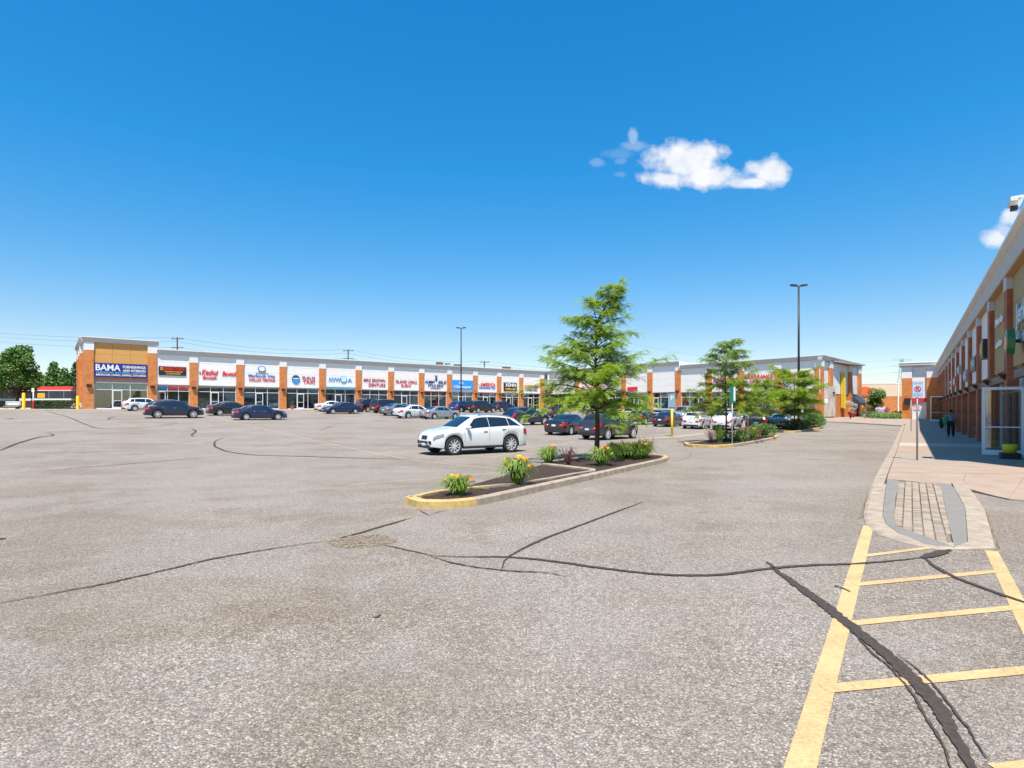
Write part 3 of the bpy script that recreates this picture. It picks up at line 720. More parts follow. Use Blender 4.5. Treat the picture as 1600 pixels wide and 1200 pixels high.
def storefront(b, x0, x1, zt=3.12, door=1, tr=2.35, cols=3, frame=M_FRAME, posters=(), tint=None):
    w = x1-x0; n = cols; cw_ = w/n; y = WREC; f = .055
    fr = MB()
    for i in range(n+1):
        xx = x0+i*cw_; xx = min(max(xx, x0+f/2), x1-f/2); fr.box(xx-f/2, xx+f/2, y-.05, y+.05, 0, zt)
    fr.box(x0, x1, y-.049, y+.049, zt-.05, zt+.001); fr.box(x0, x1, y-.049, y+.049, tr-.035, tr+.035); fr.box(x0, x1, y-.049, y+.049, -.02, .12)
    F_ = fr.build('window_frame', frame, b)
    for i in range(n):
        xa, xb = x0+i*cw_+f/2, x0+(i+1)*cw_-f/2
        link('pane', boxmesh('pane', xb-xa, .012, zt-.05-tr-.035, M_GLASS), F_, ((xa+xb)/2, y+.02, (tr+.035+zt-.05)/2))
        if i != door: link('pane', boxmesh('pane', xb-xa, .012, tr-.035-.12, M_GLASS), F_, ((xa+xb)/2, y+.02, (tr-.035+.12)/2))
    if door is not None and door >= 0:
        xa, xb = x0+door*cw_+f/2, x0+(door+1)*cw_-f/2; wd = min(1.0, xb-xa); m = MB(); xb2 = xa+wd
        for (p, q, r_, s_) in ((xa+.005, xa+.09, .02, tr-.04), (xb2-.09, xb2-.005, .02, tr-.04), (xa+.09, xb2-.09, .02, .26), (xa+.09, xb2-.09, tr-.16, tr-.04), (xa+.09, xb2-.09, 1.0, 1.06)): m.box(p, q, y-.045, y+.0, r_, s_)
        dd = m.build('door', frame, b)
        link('pane', boxmesh('pane', wd-.19, .01, tr-.45, M_GLASS), dd, ((xa+xb2)/2, y-.02, (.26+tr-.16)/2))
        h = MB(); h.tube((xb2-.14, y-.09, .95), (xb2-.14, y-.09, 1.3), .015, n=6); h.box(xb2-.15, xb2-.13, y-.09, y-.045, .97, .99); h.box(xb2-.15, xb2-.13, y-.09, y-.045, 1.26, 1.28); h.build('handle', M_STEEL, dd)
        if xb-xb2 > .1: link('pane', boxmesh('pane', xb-xb2, .012, tr-.15, M_GLASS), F_, ((xb+xb2)/2, y+.02, (tr-.035+.12)/2))
    for (px0, px1, pz0, pz1, m) in posters:
        link('window_poster', boxmesh('window_poster', (px1-px0)*w, .01, pz1-pz0, m), F_, (x0+w*(px0+px1)/2, y+.045, (pz0+pz1)/2))
def bay(b, x0, x1, mat=M_WPANEL, rows=4, z0=3.16, z1=7.05, cols=1, backing=None, **kw_):
    hz = (z1-z0)/rows; hw = (x1-x0)/cols
    for r_ in range(rows):
        for c in range(cols):
            boxpart('wall_panel', b, x0+c*hw+.008, x0+(c+1)*hw-.008, REC, REC+.08, z0+r_*hz+.008, z0+(r_+1)*hz-.008, mat, .006)
    storefront(b, x0, x1, **kw_)
def shell(b, x0, x1, depth, top, segs=None, back=None):
    mb = MB()
    mb.box(x0+.05, x1-.05, REC+.09, REC+.14, 3.17, top-.3); mb.box(x0+.05, x1-.05, REC+.15, .8, 3.125, 3.165)      # backing behind the panels
    mb.box(x0+.02, x1-.02, depth-.2, depth, -.6, top-.2)
    mb.box(x0+.02, x0+.22, REC+.15, depth-.21, -.6, top-.2); mb.box(x1-.22, x1-.02, REC+.15, depth-.21, -.6, top-.2)
    mb.build('wall', P('backing', (.30, .28, .26), .9), b)
    mb = MB(); mb.box(x0+.23, x1-.23, REC+.36, depth-.21, top-.45, top-.25); mb.build('roof', M_ROOFG, b)
    mb = MB(); mb.box(x0+.24, x1-.24, .81, 5.5, 3.3, 3.4); mb.box(x0+.24, x1-.24, 5.5, 5.6, -.1, 3.4); mb.box(x0+.24, x1-.24, .30, 5.49, -.12, .005); 
    q = x0+4
    while q < x1-2: mb.box(q, q+.1, .6, 5.49, .01, 3.29); q += 5.65
    mb.build('interior', M_INT, b)
def place(b, x, y, z): return b.matrix_world @ Vector((x, y, z))
def sign(b, x, z, label, items, board=None, y=REC, name='shop_sign', group='shop signs on the long row', cat='sign', depth=.05):
    """items: (text, mat, dx, dz, w, h[, shear]); board: (w,h,mat)"""
    bpy.context.view_layer.update()
    o = empty(name, place(b, x, y-.03, z), b.rotation_euler.z); tag(o, label, cat, group)
    yy = 0
    if board: link('board', boxmesh('board', board[0], .1, board[1], board[2]), o, (0, -.03, 0)); yy = -.085
    for it in items:
        if it[0] == 'DISC':
            mb = MB(); _, m, dx, dz, r0, r1 = it[:6]; mb.lathe([(0, -.05), (r0, -.05), (r0, .02)], 20, axis='y'); q = mb.build('emblem', m, o, loc=(dx, yy-.02-(it[6] if len(it) > 6 else 0), dz)); q.scale = (1, 1, r1/r0)
        elif it[0] == 'BOX': link('emblem', boxmesh('emblem', it[4], .04, it[5], it[1]), o, (it[2], yy-.02-(it[6] if len(it) > 6 else 0), it[3]))
        else:
            link('lettering', text_mesh(it[0], it[1], it[4], it[5], .035, it[6] if len(it) > 6 else 0), o, (it[2], yy-.03, it[3]))
    return o
# ---- long strip
strip = empty('shop_row', (U(86, 0)[0], U(86, 0)[1], SB), math.atan2(D.y, D.x))
tag(strip, 'long white and brick row of shops across the far side with a taller corner block', 'building')
edges = [10.59, 15.27, 21.0, 26.8, 32.6, 38.4, 44.0, 49.7, 55.3, 60.85, 66.3, 71.7, 77.1]   # right edges of the pillars
W_ = .95
for e in edges[1:]: pillar(strip, e-W_/2)
# corner tower
TT = 8.72
for e in (4.05, 10.59): pillar(strip, e-W_/2+.0, top=7.1, cap=8.1)
cornice(strip, 3.1, 10.62, 8.1, TT, (1, 1))
boxpart('roof_flashing', strip, 10.56, 78.3, -.45, REC+.35, 7.614, 7.70, M_FLASH) if False else None
# tower panels (3 x 3, tan)
for r_ in range(3):
    for c in range(3):
        hw = (9.64-4.05)/3; hz = (8.1-3.9)/3
        boxpart('wall_panel', strip, 4.05+c*hw+.008, 4.05+(c+1)*hw-.008, REC, REC+.08, 3.9+r_*hz+.008, 3.9+(r_+1)*hz-.008, M_ORANGE, .006)
boxpart('wall_panel', strip, 4.06, 9.63, REC+.01, REC+.09, 3.63, 3.89, M_BRICK)
P_TEAL = P('film_teal', (.38, .60, .62), .5, var=.25, scale=2); P_PALE = P('blind_pale', (.50, .58, .56), .7, var=.12, scale=1.5)
P_POST = P('poster_mix', (.60, .55, .50), .6, var=.6, scale=2.5, dark=(.55, .03, .04)); P_WHITE = P('poster_white', (.75, .77, .78), .6)
P_RP = P('poster_red', (.65, .06, .05), .6, var=.3, scale=4); P_BP = P('poster_blue', (.04, .25, .55), .6, var=.4, scale=3); P_DARK = P('curtain_dark', (.06, .09, .11), .8, var=.4, scale=3)
P_PINK = P('poster_pink', (.70, .62, .60), .6, var=.5, scale=3.2, dark=(.60, .05, .06), detail=2)
storefront(strip, 4.07, 9.62, 3.62, 1, 2.4, 3, posters=[(0.01, .99, 2.5, 3.5, P_TEAL), (.36, .44, 1.9, 2.3, P_RP)])
# tower side wall
sd = MB(); sd.box(3.10, 3.30, .68, 18, -.5, 7.09); sd.build('side_wall', M_BRICK, strip)
sd = MB(); sd.box(3.10, 3.28, .68, 18, 7.10, 8.10); sd.build('side_wall', M_WCAP, strip)
for yy in (5.5, 11, 16.8): 
    sd = MB(); sd.box(2.86, 3.095, yy, yy+.95, -.5, 7.09); q = sd.build('brick_pillar', M_BRICK, strip); sd = MB(); sd.box(2.85, 3.095, yy-.02, yy+.97, 7.095, 8.09); sd.build('pillar_cap', M_WCAP, q)
mb = MB(); n_ = 2; mb.v = [(3.05, .8, 8.1), (2.7, .8, 8.58), (3.6, .8, 8.58), (3.6, .8, 8.1), (3.05, 18, 8.1), (2.7, 18, 8.58), (3.6, 18, 8.58), (3.6, 18, 8.1)]
mb.f = [(0, 1, 5, 4), (1, 2, 6, 5), (0, 3, 2, 1), (4, 5, 6, 7)]; mb.mi = [0]*4; mb.build('cornice', M_CORN, strip)
boxpart('roof_flashing', strip, 2.66, 3.7, .83, 18, 8.64, TT, M_FLASH)
sd = MB(); sd.box(10.35, 10.58, .68, 18, 7.0, 8.6); sd.build('side_wall', M_WCAP, strip)
boxpart('roof', strip, 3.7, 10.3, .84, 17.8, 8.3, 8.45, M_ROOFG)
# bays
bays = [(edges[i], edges[i+1]-W_) for i in range(len(edges)-1)]
cfg = [
 dict(posters=[(.0, .99, 2.42, 3.1, P_TEAL), (.62, .98, .3, 1.1, P_WHITE)], door=0),
 dict(posters=[(.01, .32, .15, 1.5, P_PINK), (.36, .6, .3, 1.4, P_PINK), (.68, .98, .9, 1.5, P_POST), (.7, .98, 1.6, 2.2, P_TEAL)]),
 dict(posters=[(.01, .30, 1.7, 2.3, P_PALE), (.36, .6, .2, 1.3, P_DARK), (.7, .98, .2, 1.0, P_PALE), (.02, .98, 2.5, 3.0, P_DARK)]),
 dict(posters=[(.68, .99, 2.3, 3.05, P_WHITE), (.5, .64, 1.2, 1.9, P_RP)]),
 dict(posters=[(.02, .3, .3, 1.8, P_DARK), (.66, .78, .6, 2.2, P_RP), (.8, .98, .6, 2.0, P_BP)], door=1),
 dict(posters=[(.01, .7, .1, 2.25, P_PALE), (.72, .99, .1, 1.9, P_DARK)], door=None),
 dict(posters=[(.01, .30, 2.4, 3.05, P_DARK), (.7, .96, .5, 2.2, P_WHITE)], door=1),
 dict(posters=[(.01, .30, .1, 2.25, P_PALE), (.68, .99, .1, 2.25, P_PALE), (.4, .6, .2, 2.2, P_RP)], door=None),
 dict(posters=[(.01, .99, 1.4, 2.1, P_WHITE), (.1, .4, .3, 1.2, P_BP)]),
 dict(posters=[(.01, .3, .2, 2.3, P_PALE), (.36, .62, 2.42, 3.05, P_WHITE)]),
 dict(posters=[(.01, .3, .5, 2.0, P_BP), (.35, .98, 2.4, 3.0, P_RP), (.7, .98, .2, .9, P_RP)]),
 dict(posters=[(.01, .3, .2, 2.9, P_WHITE), (.34, .62, .2, 2.7, P_BP), (.7, .99, .2, 2.0, P_WHITE)])]
for (xa, xb), c in zip(bays, cfg): bay(strip, xa, xb, **c)
cornice(strip, 10.66, 78.4, 7.05, 7.70, (0, 0))
shell(strip, 3.5, 78.3, 18, 7.5)
bc = [(a+b_)/2 for a, b_ in bays]
G1 = 'shop signs on the long row'
sign(strip, 6.84, 4.75, 'wide dark blue board with big white BAMA on the tan corner block', [('BAMA', M_SIGNW, -1.35, .33, 2.5, .75), ('FURNISHINGS', M_SIGNW, 1.35, .47, 2.4, .34), ('AND INTERIORS', M_SIGNW, 1.35, .03, 2.4, .30), ('FURNITURE  MATTRESS  LIGHTING', M_TEAL, 0, -.27, 5.0, .2), ('BEDROOM, LIVING, DINING, KITCHENS', M_SIGNW, 0, -.58, 5.1, .28)], (5.45, 1.75, M_NAVY))
sign(strip, bc[0]-.1, 4.95, 'black board with red and yellow lettering beside the corner block', [('ID', M_GOLD, -1.2, .25, .3, .4), ('RAMATHANI', M_RED, .2, .3, 2.3, .5), ('TRADING FOODS', M_GOLD, .1, -.1, 2.1, .17), ('& GROCERIES', M_GOLD, .1, -.36, 1.6, .17)], (3.1, 1.15, M_BLACK))
sign(strip, bc[0], 2.78, 'window banner reading ICE PRODUCE in blue and red letters', [('ICE', M_BLUE, -1.15, 0, .9, .45), ('PRODUCE', M_RED, .55, 0, 2.2, .45)], None, REC-.03)
sign(strip, bc[1]+.1, 4.75, 'red script letters reading Kechui Bawath on white panels', [('8', M_DARKF, -2.2, .1, .2, .3), ('Kechui', M_RED, -1.0, .2, 2.0, .75, .25), ('Bawath', M_RED, 1.45, .12, 1.9, .62, .25), ('Bawath', M_RED, -1.05, -.5, 1.7, .42, .25)])
sign(strip, bc[2], 4.7, 'blue MarSouth City letters above a red line with a heart emblem', [('DISC', M_BLUE, -.02, 1.0, .52, .42), ('DISC', M_SIGNW, -.02, 1.0, .40, .32, .03), ('G', M_RED, -.1, 1.0, .5, .5), ('TRUST', M_DARKF, 0, .42, 1.7, .12), ('MarSouth City', M_BLUE, 0, -.02, 3.6, .5), ('DOLLAR TERIYAKI', M_RED, .05, -.55, 3.5, .4)])
sign(strip, bc[3], 4.3, 'round blue logo with red and blue TAXI lettering', [('DISC', M_DARKF, -1.05, .1, .58, .62), ('DISC', M_LBLUE, -1.05, -.05, .5, .42, .03), ('BOX', M_SIGNW, -1.05, .22, .9, .1, .08), ('FLALO', M_PURPLE, .85, .38, 1.9, .42), ('TAXI', M_RED, .85, -.2, 1.8, .55)])
sign(strip, bc[4], 4.55, 'blue NVW O A letters with a pale green ring for the O', [('NVW', M_LBLUE, -.95, 0, 1.8, .62), ('DISC', M_LBLUE, .45, .08, .52, .55), ('DISC', P('logo_mint', (.55, .75, .6), .4), .45, .12, .42, .45, .03), ('A', M_LBLUE, 1.45, 0, .7, .6)])
sign(strip, bc[4], 3.28, 'plain blue band above the windows under the NVW O A letters', [], (4.7, .32, P('band_blue', (.08, .30, .45), .5)), name='fascia_band')
sign(strip, bc[5], 4.35, 'two lines of dark red letters reading MRC BROWN DENTURE', [('MRC BROWN', P('deep_red', (.45, .02, .05), .4), -.1, .3, 3.7, .5), ('DENTURE', P('deep_red', (.45, .02, .05), .4), .35, -.45, 2.9, .5)])
sign(strip, bc[6], 4.4, 'red ISLAND UGALI letters with SUSHI below', [('ISLAND UGALI', P('deep_red', (.45, .02, .05), .4), 0, .2, 3.9, .48), ('SUSHI', M_RED, -.1, -.45, 1.8, .45)])
sign(strip, bc[7], 4.5, 'dark navy script letters with a dancing figure above', [('HUMMY', M_NAVY, -1.1, .2, 2.0, .5, .2), ('EILE', M_NAVY, 1.35, .2, 1.7, .5, .2), ('STILE BAG', M_NAVY, 0, -.4, 3.0, .45), ('boutique', M_NAVY, 0, -.85, 2.0, .25), ('Y', M_NAVY, .1, 1.0, .6, .8), ('DISC', M_NAVY, .1, .72, .22, .3)])
sign(strip, bc[8], 4.35, 'white CLAIMEYER script on a bright blue panel', [('E5', M_SIGNW, -.3, .35, .8, .45), ('Claimeyer', M_SIGNW, 0, -.38, 3.8, .6, .2)], (4.55, 1.75, M_LBLUE))
sign(strip, bc[9], 4.3, 'red AMERICA letters over a line of blue letters', [('AMERICA', M_RED, .15, .3, 3.5, .65), ('INSURANCE TAX', M_BLUE, 0, -.3, 3.7, .38), ('T', M_BLUE, -1.95, .2, .2, .3)])
sign(strip, bc[10], 4.3, 'black board with white XENN and orange lettering', [('XENN', M_SIGNW, 0, .35, 2.6, .65), ('COSMO & SPA', M_GOLD, 0, -.42, 2.5, .4)], (3.2, 1.6, M_BLACK))
sign(strip, bc[11]+.0, 4.2, 'red CANNON letters over blue letters, farthest along the row', [('CANNON', M_RED, 0, .3, 3.6, .6), ('FINANCIAL', M_BLUE, 0, -.35, 3.2, .4)])
# roof vents
for k, (vx, w, h, m_) in enumerate([(57, 1.1, 1.0, M_BRICK), (58.8, .7, .9, M_FLASH), (61, 1.1, .8, M_BRICK), (73, 1.6, .9, M_BRICK), (40, .35, .5, M_FLASH), (24, .3, .5, M_FLASH)]):
    p = place(strip, vx, 7, 7.2); o = empty('roof_vent', p, strip.rotation_euler.z); tag(o, ['brick coloured roof vent box right of the far lamp post', 'pale roof vent beside the brick coloured one', 'low brown roof vent box near the middle of the roof', 'wide brown roof vent box toward the inner corner', 'small pale pipe vent on the roof above the NVW bay', 'small pale pipe vent on the roof above the heart emblem bay'][k], 'roof vent', 'roof vents on the long row')
    q = MB(); q.box(-w/2, w/2, -.4, .4, 0, h+.6); q.build('housing', P('vent%d' % k, (.34, .2, .12) if m_ is M_BRICK else (.6, .6, .58), .7), o); q = MB(); q.box(-w/2-.08, w/2+.08, -.5, .5, h+.6, h+.7); q.build('hood', P('vent_hood', (.45, .4, .36), .6), o)

# ---- cross wing
wing = empty('shop_wing', (U(86, WV)[0], U(86, WV)[1], SB), math.atan2(-Nn.y, -Nn.x))
tag(wing, 'white and brick cross wing of shops behind the island trees, stepped roof', 'building')
rights = [25.8, 31.3, 36.8, 42.05, 47.5, 52.9]
wz = [0, 0, -.25, -.45, -.7, -.85]
pil = [8.7, 14.4, 20.1]+rights
def wdrop(x): return np.interp(x, [0, 15, 31, 42, 53], [0, -.25, -.55, -.8, -1.02])
for e in pil: 
    low = e > 31.5
    pillar(wing, e-W_/2, top=6.15 if not low else 5.5, cap=7.05 if not low else 6.4, base=-1.6)
prev = .3
wcfg = [dict(posters=[(.02, .98, .4, 1.4, P_WHITE)]), dict(posters=[(.02, .5, .5, 2, P_RP)]), dict(posters=[(.02, .5, .2, 1.3, P_POST)]), dict(posters=[(.02, .98, -.2, 1.2, P_WHITE), (.3, .9, 1.2, 1.8, P_PINK)]),
        dict(posters=[(.02, .98, -.2, 1.6, P_TEAL), (.5, .8, .3, 1.2, P_POST)], door=0), dict(posters=[(.02, .22, .9, 1.9, P_RP), (.25, .5, .9, 1.9, P_PINK), (.02, .22, 0, .8, P_PINK), (.25, .5, 0, .8, P_RP)], door=2), dict(posters=[(.4, .9, 0, 1, P_RP)]), dict(posters=[(.1, .5, 0, 1, P_POST)]), dict(posters=[(.2, .8, 0, .8, P_WHITE)])]
for e, c in zip(pil, wcfg):
    low = e > 31.5; dz = wdrop(e-3)
    bay(wing, prev, e-W_, z0=3.16+dz*.75, z1=6.4 if low else 7.05, zt=3.12+dz*.75, tr=2.35+dz*.8, **c)
    prev = e
cornice(wing, -.5, 31.35, 7.05, 7.70, (0, 0)); cornice(wing, 31.4, 52.92, 6.4, 7.02, (0, 0))
boxpart('roof_flashing', wing, 31.36, 31.39, -.4, 16, 6.6, 7.6, M_FLASH)
mb = MB(); mb.box(.3, 31.3, REC+.09, REC+.14, 3.1, 7.3); mb.box(31.3, 52.4, REC+.09, REC+.14, 2.7, 6.7); mb.box(.3, 31.3, 15.6, 15.8, -1, 7.3); mb.box(31.3, 42, 15.6, 15.8, -1.5, 6.7); mb.build('wall', P('backing', (.3, .28, .26)), wing)
mb = MB(); mb.box(.3, 31.3, REC+.4, 15.5, 7.05, 7.2); mb.box(31.32, 52.4, REC+.4, 15.5, 6.4, 6.55); mb.build('roof', M_ROOFG, wing)
mb = MB(); mb.box(.3, 52.3, REC+.2, 5, -1.3, -.9); mb.box(.3, 52.3, 5, 5.1, -1.3, 3.2); mb.box(.3, 52.3, .6, 5, 3.02, 3.1)
for q in pil: mb.box(q-.5, q-.4, REC+.3, 4.9, -1, 3)
mb.build('interior', M_INT, wing)
wb = [(a, b_-W_) for a, b_ in zip([.3]+pil[:-1], pil)]; wc = [(a+b_)/2 for a, b_ in wb]
G2 = 'shop signs on the cross wing'
sign(wing, wc[2], 4.9, 'white letters ICWV with red diamond behind the nearest tree', [('ICW', M_DARKF, -.9, .3, 2.0, .6), ('BOX', M_RED, 1.4, -.1, .8, .9)], None, group=G2)
sign(wing, wc[1], 3.9, 'red awning shaped sign behind the nearest tree', [('BOX', M_RED, 0, 0, 3.2, .6), ('MARKET', M_SIGNW, 0, 0, 2.6, .35)], None, group=G2)
sign(wing, wc[3]-.4, 3.5, 'low red sign board seen through the nearest tree', [('BOX', M_RED, -.5, 0, 2.2, .7)], None, group=G2)
sign(wing, wc[6], 4.2, 'red block letters in the bay behind the second tree', [('AFRICAN', M_RED, 0, .2, 3.9, .6), ('SHOP', M_RED, 0, -.6, 2.0, .5)], None, group=G2)
sign(wing, wc[7], 4.1, 'two lines of red letters FRAGRANCE WIZE on the white wing', [('FRAGRANCE', M_RED, 0, .5, 4.0, .55), ('OF MY WIZE', M_RED, .3, -.15, 3.4, .5), ('WHOLESALE', P('deep_red', (.45, .02, .05), .4), .6, -.7, 2.6, .3)], None, group=G2)
sign(wing, wc[8], 4.35, 'orange red script letters in the end bay above the third tree', [('Pizza Pasta', P('orange_red', (.75, .12, .03), .4), 0, .2, 4.0, .8, .2)], None, group=G2)
# side face of the wing block
cx, cy = U(33.1, WV); sdv = Vector((.6866, .727))
side = empty('shop_wing_end', (cx, cy, SB), math.atan2(sdv.y, sdv.x))
side.location = (cx, cy, SB)
tag(side, 'sunlit end wall of the cross wing with blue grey door and navy awning', 'building')
# px 1285..1346 -> t
def tpx(px):
    r = (px-800)/F; return (r*cy-cx)/(sdv.x-r*sdv.y)
t1 = tpx(1297.5); t2 = tpx(1302); t3 = tpx(1328); t4 = tpx(1332); t5 = tpx(1342.5); t6 = tpx(1346.5)
bzz = -1.6
for a, b_ in ((t1, t2), (t3, t4), (t5, t6)):
    p = boxpart('brick_pillar', side, a, b_, 0, .6, bzz, 5.5, M_BRICK); link('pillar_cap', boxmesh('pillar_cap', b_-a+.04, .64, .89, M_WCAP), p, (0, 0, (5.5+6.4)/2-(bzz+5.5)/2))
    if a < t3: link('wall_lamp', LAMP_ME, p, (0, -.31, 2.3-(bzz+5.5)/2))
def pan(a, b_, z0, z1, rows, mat, nm='wall_panel', y=.28):
    for k in range(rows): boxpart(nm, side, a+.01, b_-.01, y, y+.1, z0+(z1-z0)*k/rows+.008, z0+(z1-z0)*(k+1)/rows-.008, mat, .006)
pan(.02, t1, 2.1, 6.4, 4, M_WPANEL); pan(t2, t3, 2.1, 6.4, 4, M_WPANEL); pan(t4, t5, 2.1, 6.4, 4, M_WPANEL)
boxpart('service_door', side, .1, t1-.05, .3, .36, bzz, 2.08, P('door_blue_grey', (.24, .44, .48), .6, var=.05, scale=3))
boxpart('wall', side, t2+.002, t3-.002, .30, .5, bzz, 2.0, M_BRICK)
boxpart('wall', side, .3, t6-.2, .55, .8, bzz, 6.2, P('backing', (.3, .28, .26)))
boxpart('wall', side, t6-.22, t6-.02, .62, 14, bzz, 6.2, M_BRICK)
dd = boxpart('glass_door', side, t4+.5, t5-.5, .32, .36, bzz+.3, 1.0, P('door_glass', (.16, .30, .34), .1)); 
mb = MB(); mb.box(t4+.1, t4+.48, .3, .4, bzz, 2.0); mb.box(t5-.48, t5-.1, .3, .4, bzz, 2.0); mb.box(t4+.48, t5-.48, .3, .4, 1.0, 2.05); mb.build('door_frame', P('frame_grey', (.28, .30, .30), .5), side)
aw = MB(); a0, a1 = t4-.1, t5+.5
aw.v = [(a0, .25, 2.3), (a1, .25, 2.3), (a1, -1.1, .95), (a0, -1.1, .95), (a1, -1.1, .65), (a0, -1.1, .65), (a0, .25, .65), (a1, .25, .65)]
aw.f = [(0, 3, 2, 1), (3, 5, 4, 2), (0, 6, 5, 3), (1, 2, 4, 7)]; aw.mi = [0]*4
aw.build('awning', P('awning_navy', (.035, .05, .08), .8), side)
sc_ = cornice(side, -.3, t6, 6.4, 7.02, (0, 0)); 
# yellow blade sign and planter by the end wall
yx = (tpx(1314.5)+tpx(1320.5))/2
bpy.context.view_layer.update()
ys_ = empty('blade_sign', place(side, yx, .0, 0), side.rotation_euler.z); tag(ys_, 'tall narrow bright yellow sign strip on the end wall', 'sign')
q = MB(); q.box(-.42, -.1, -.16, .22, .2, 5.15); q.build('blade', P('yellow_dull', (.62, .42, .03), .5), ys_); q = MB(); q.box(-.09, .55, -.2, .22, .1, 5.2); q.build('blade', P('yellow_bright', (.88, .62, .04), .5), ys_)
for k, hh in enumerate((1.6, 1.2)):
    q = MB(); q.box(.62+k*.4, .95+k*.4, -.15, .2, .1, hh); q.build('short_blade', P('yellow_bright', (.88, .62, .04), .5), ys_)

# ---- far brick and beige building between wing and right row
fb = empty('far_store', (PY(1335, 118)[0], 118, EYE-.3), R(-4)); tag(fb, 'distant low store with beige upper wall over brick, between the two rows', 'building')
q = MB(); q.box(0, 30, 0, 20, -2, 3.1); q.build('wall', M_BRICK, fb); q = MB(); q.box(-.05, 30.05, -.05, 20.05, 3.104, 5.7); q.build('upper_wall', P('beige_wall', (.66, .50, .34), .8, var=.05, scale=1), fb)
q = MB(); q.box(-.1, 30.1, -.1, 20.1, 5.704, 5.85); q.build('roof_flashing', M_FLASH, fb); q = MB(); q.box(8.4, 8.6, -.2, -.06, -1, 5.6); q.build('downpipe', M_FLASH, fb)
q = MB(); q.box(12, 30, -.2, -.06, .3, 1.1); q.build('white_band', M_WCAP, fb)
bpy.context.view_layer.update()
sign(fb, 1.9, 4.25, 'red oval sign on the distant beige store', [('DISC', P('orange_red', (.75, .12, .03), .4), 0, 0, 1.6, .85), ('Store', M_SIGNW, 0, 0, 1.8, .5)], None, y=-.2, group='signs on distant buildings')

# ---- right row (in shade)
JY = 76.0
RZ = EYE-1.62
jx, jy = Rf(JY)
row = empty('shaded_shop_row', (jx, jy, RZ), math.atan2(-dR.y, -dR.x))
tag(row, 'shaded brick row of shops running along the right edge of the drive', 'building')
LEN = (JY-16.1)/.8222
xr = [(JY-21.75)/.8222-5.72*k for k in range(0, 12)]
xr = [x for x in xr if x > 1][::-1]+[(JY-21.75)/.8222+5.72]
M_WCAPR = P('cap_grey', (.50, .52, .54), .8, var=.08, scale=3)
for x in xr: pillar(row, x, w=.85, top=6.12, cap=6.62, base=-.6, capmat=M_WCAPR, bm_=M_BRICK2, ls=.62)
cornice(row, 0, LEN+.2, 6.62, 7.37, (0, 1), y0=-.05)
cur = -.0
allb = [0]+xr
for i in range(len(allb)-1):
    a, b_ = allb[i]+.425, allb[i+1]-.425
    mt = M_TAUPE if i >= len(allb)-3 else M_WPANEL
    last = i == len(allb)-2
    bay(row, a, b_, mat=mt, z1=6.62, z0=3.2, rows=3, door=None if last else 1, cols=3 if not last else 4, posters=[(.02, .5, .5, 2.2, P_PALE if i % 2 else P_DARK)] if not last else [(.55, .9, 2.5, 3.0, P('poster_green', (.1, .35, .08), .6, var=.4, scale=5))])
    boxpart('soffit', row, a, b_, -.07, REC-.01, 6.55, 6.618, M_SOFFIT)
    boxpart('awning_box', row, a+.1, b_-.1, REC-.16, REC-.004, 2.72, 3.02, M_BLACK) if not last else boxpart('awning_box', row, a+1.6, b_-.5, REC-.16, REC-.004, 2.72, 3.02, M_BLACK)
bx0 = xr[-1]+.425
boxpart('wall_panel', row, bx0, LEN, REC, REC+.08, 0, 6.6, M_TAUPE)
shell(row, .3, LEN, 16, 7.2)
mb = MB(); mb.box(LEN-.2, LEN, .0, 16, -.6, 7.1); mb.build('side_wall', M_BRICK, row)
# end block of the right row facing the viewer
eb = empty('shop_row_end', (jx, jy, RZ+.35), math.atan2(nR.y, nR.x)); tag(eb, 'white and brick end block facing down the drive beyond the shaded row', 'building')
def q_(x0, x1, z0, z1, m_, nm, y0=0, y1=.6): return boxpart(nm, eb, x0, x1, y0, y1, z0, z1, m_)
EH = 7.75
L0 = -3.95
q_(L0, L0+1.15, -.8, 5.6, M_BRICK, 'brick_pillar'); q_(L0, L0+1.15, 5.605, 7.1, M_WCAP, 'pillar_cap', .0, .6)
q_(-1.2, .6, -.8, 5.6, M_BRICK, 'brick_pillar'); q_(-1.2, .6, 5.605, 7.1, M_WCAP, 'pillar_cap', 0, .6)
for k in range(4): q_(L0+1.16, -1.21, 2.9+k*1.05+.008, 2.9+(k+1)*1.05-.008, M_WPANEL, 'wall_panel', .3, .4)
q_(L0+1.16, -1.21, 2.4, 2.88, M_RED, 'red_fascia', .2, .4); q_(L0+1.16, -1.21, -.8, 2.39, P_WHITE, 'shop_window', .42, .5)
q_(L0+1.3, -1.9, 1.3, 2.2, P_POST, 'window_poster', .36, .41)
q_(L0+.3, L0+1.0, 2.1, 2.9, M_BLACK, 'wall_lamp', -.35, -.005)
q_(L0+.2, .8, -.8, 6.9, P('backing', (.3, .28, .26)), 'wall', .61, 9)
eb2 = MB(); eb2.box(L0-.3, .9, -.35, .7, 7.3, 7.6); eb2.build('cornice', M_CORN, eb); eb2 = MB(); eb2.box(L0-.04, .7, -.05, .7, 7.105, 7.295); eb2.build('cornice', M_CORN, eb)
eb2 = MB(); eb2.box(L0-.36, .9, -.42, 9, 7.604, 7.75); eb2.build('roof_flashing', M_FLASH, eb)
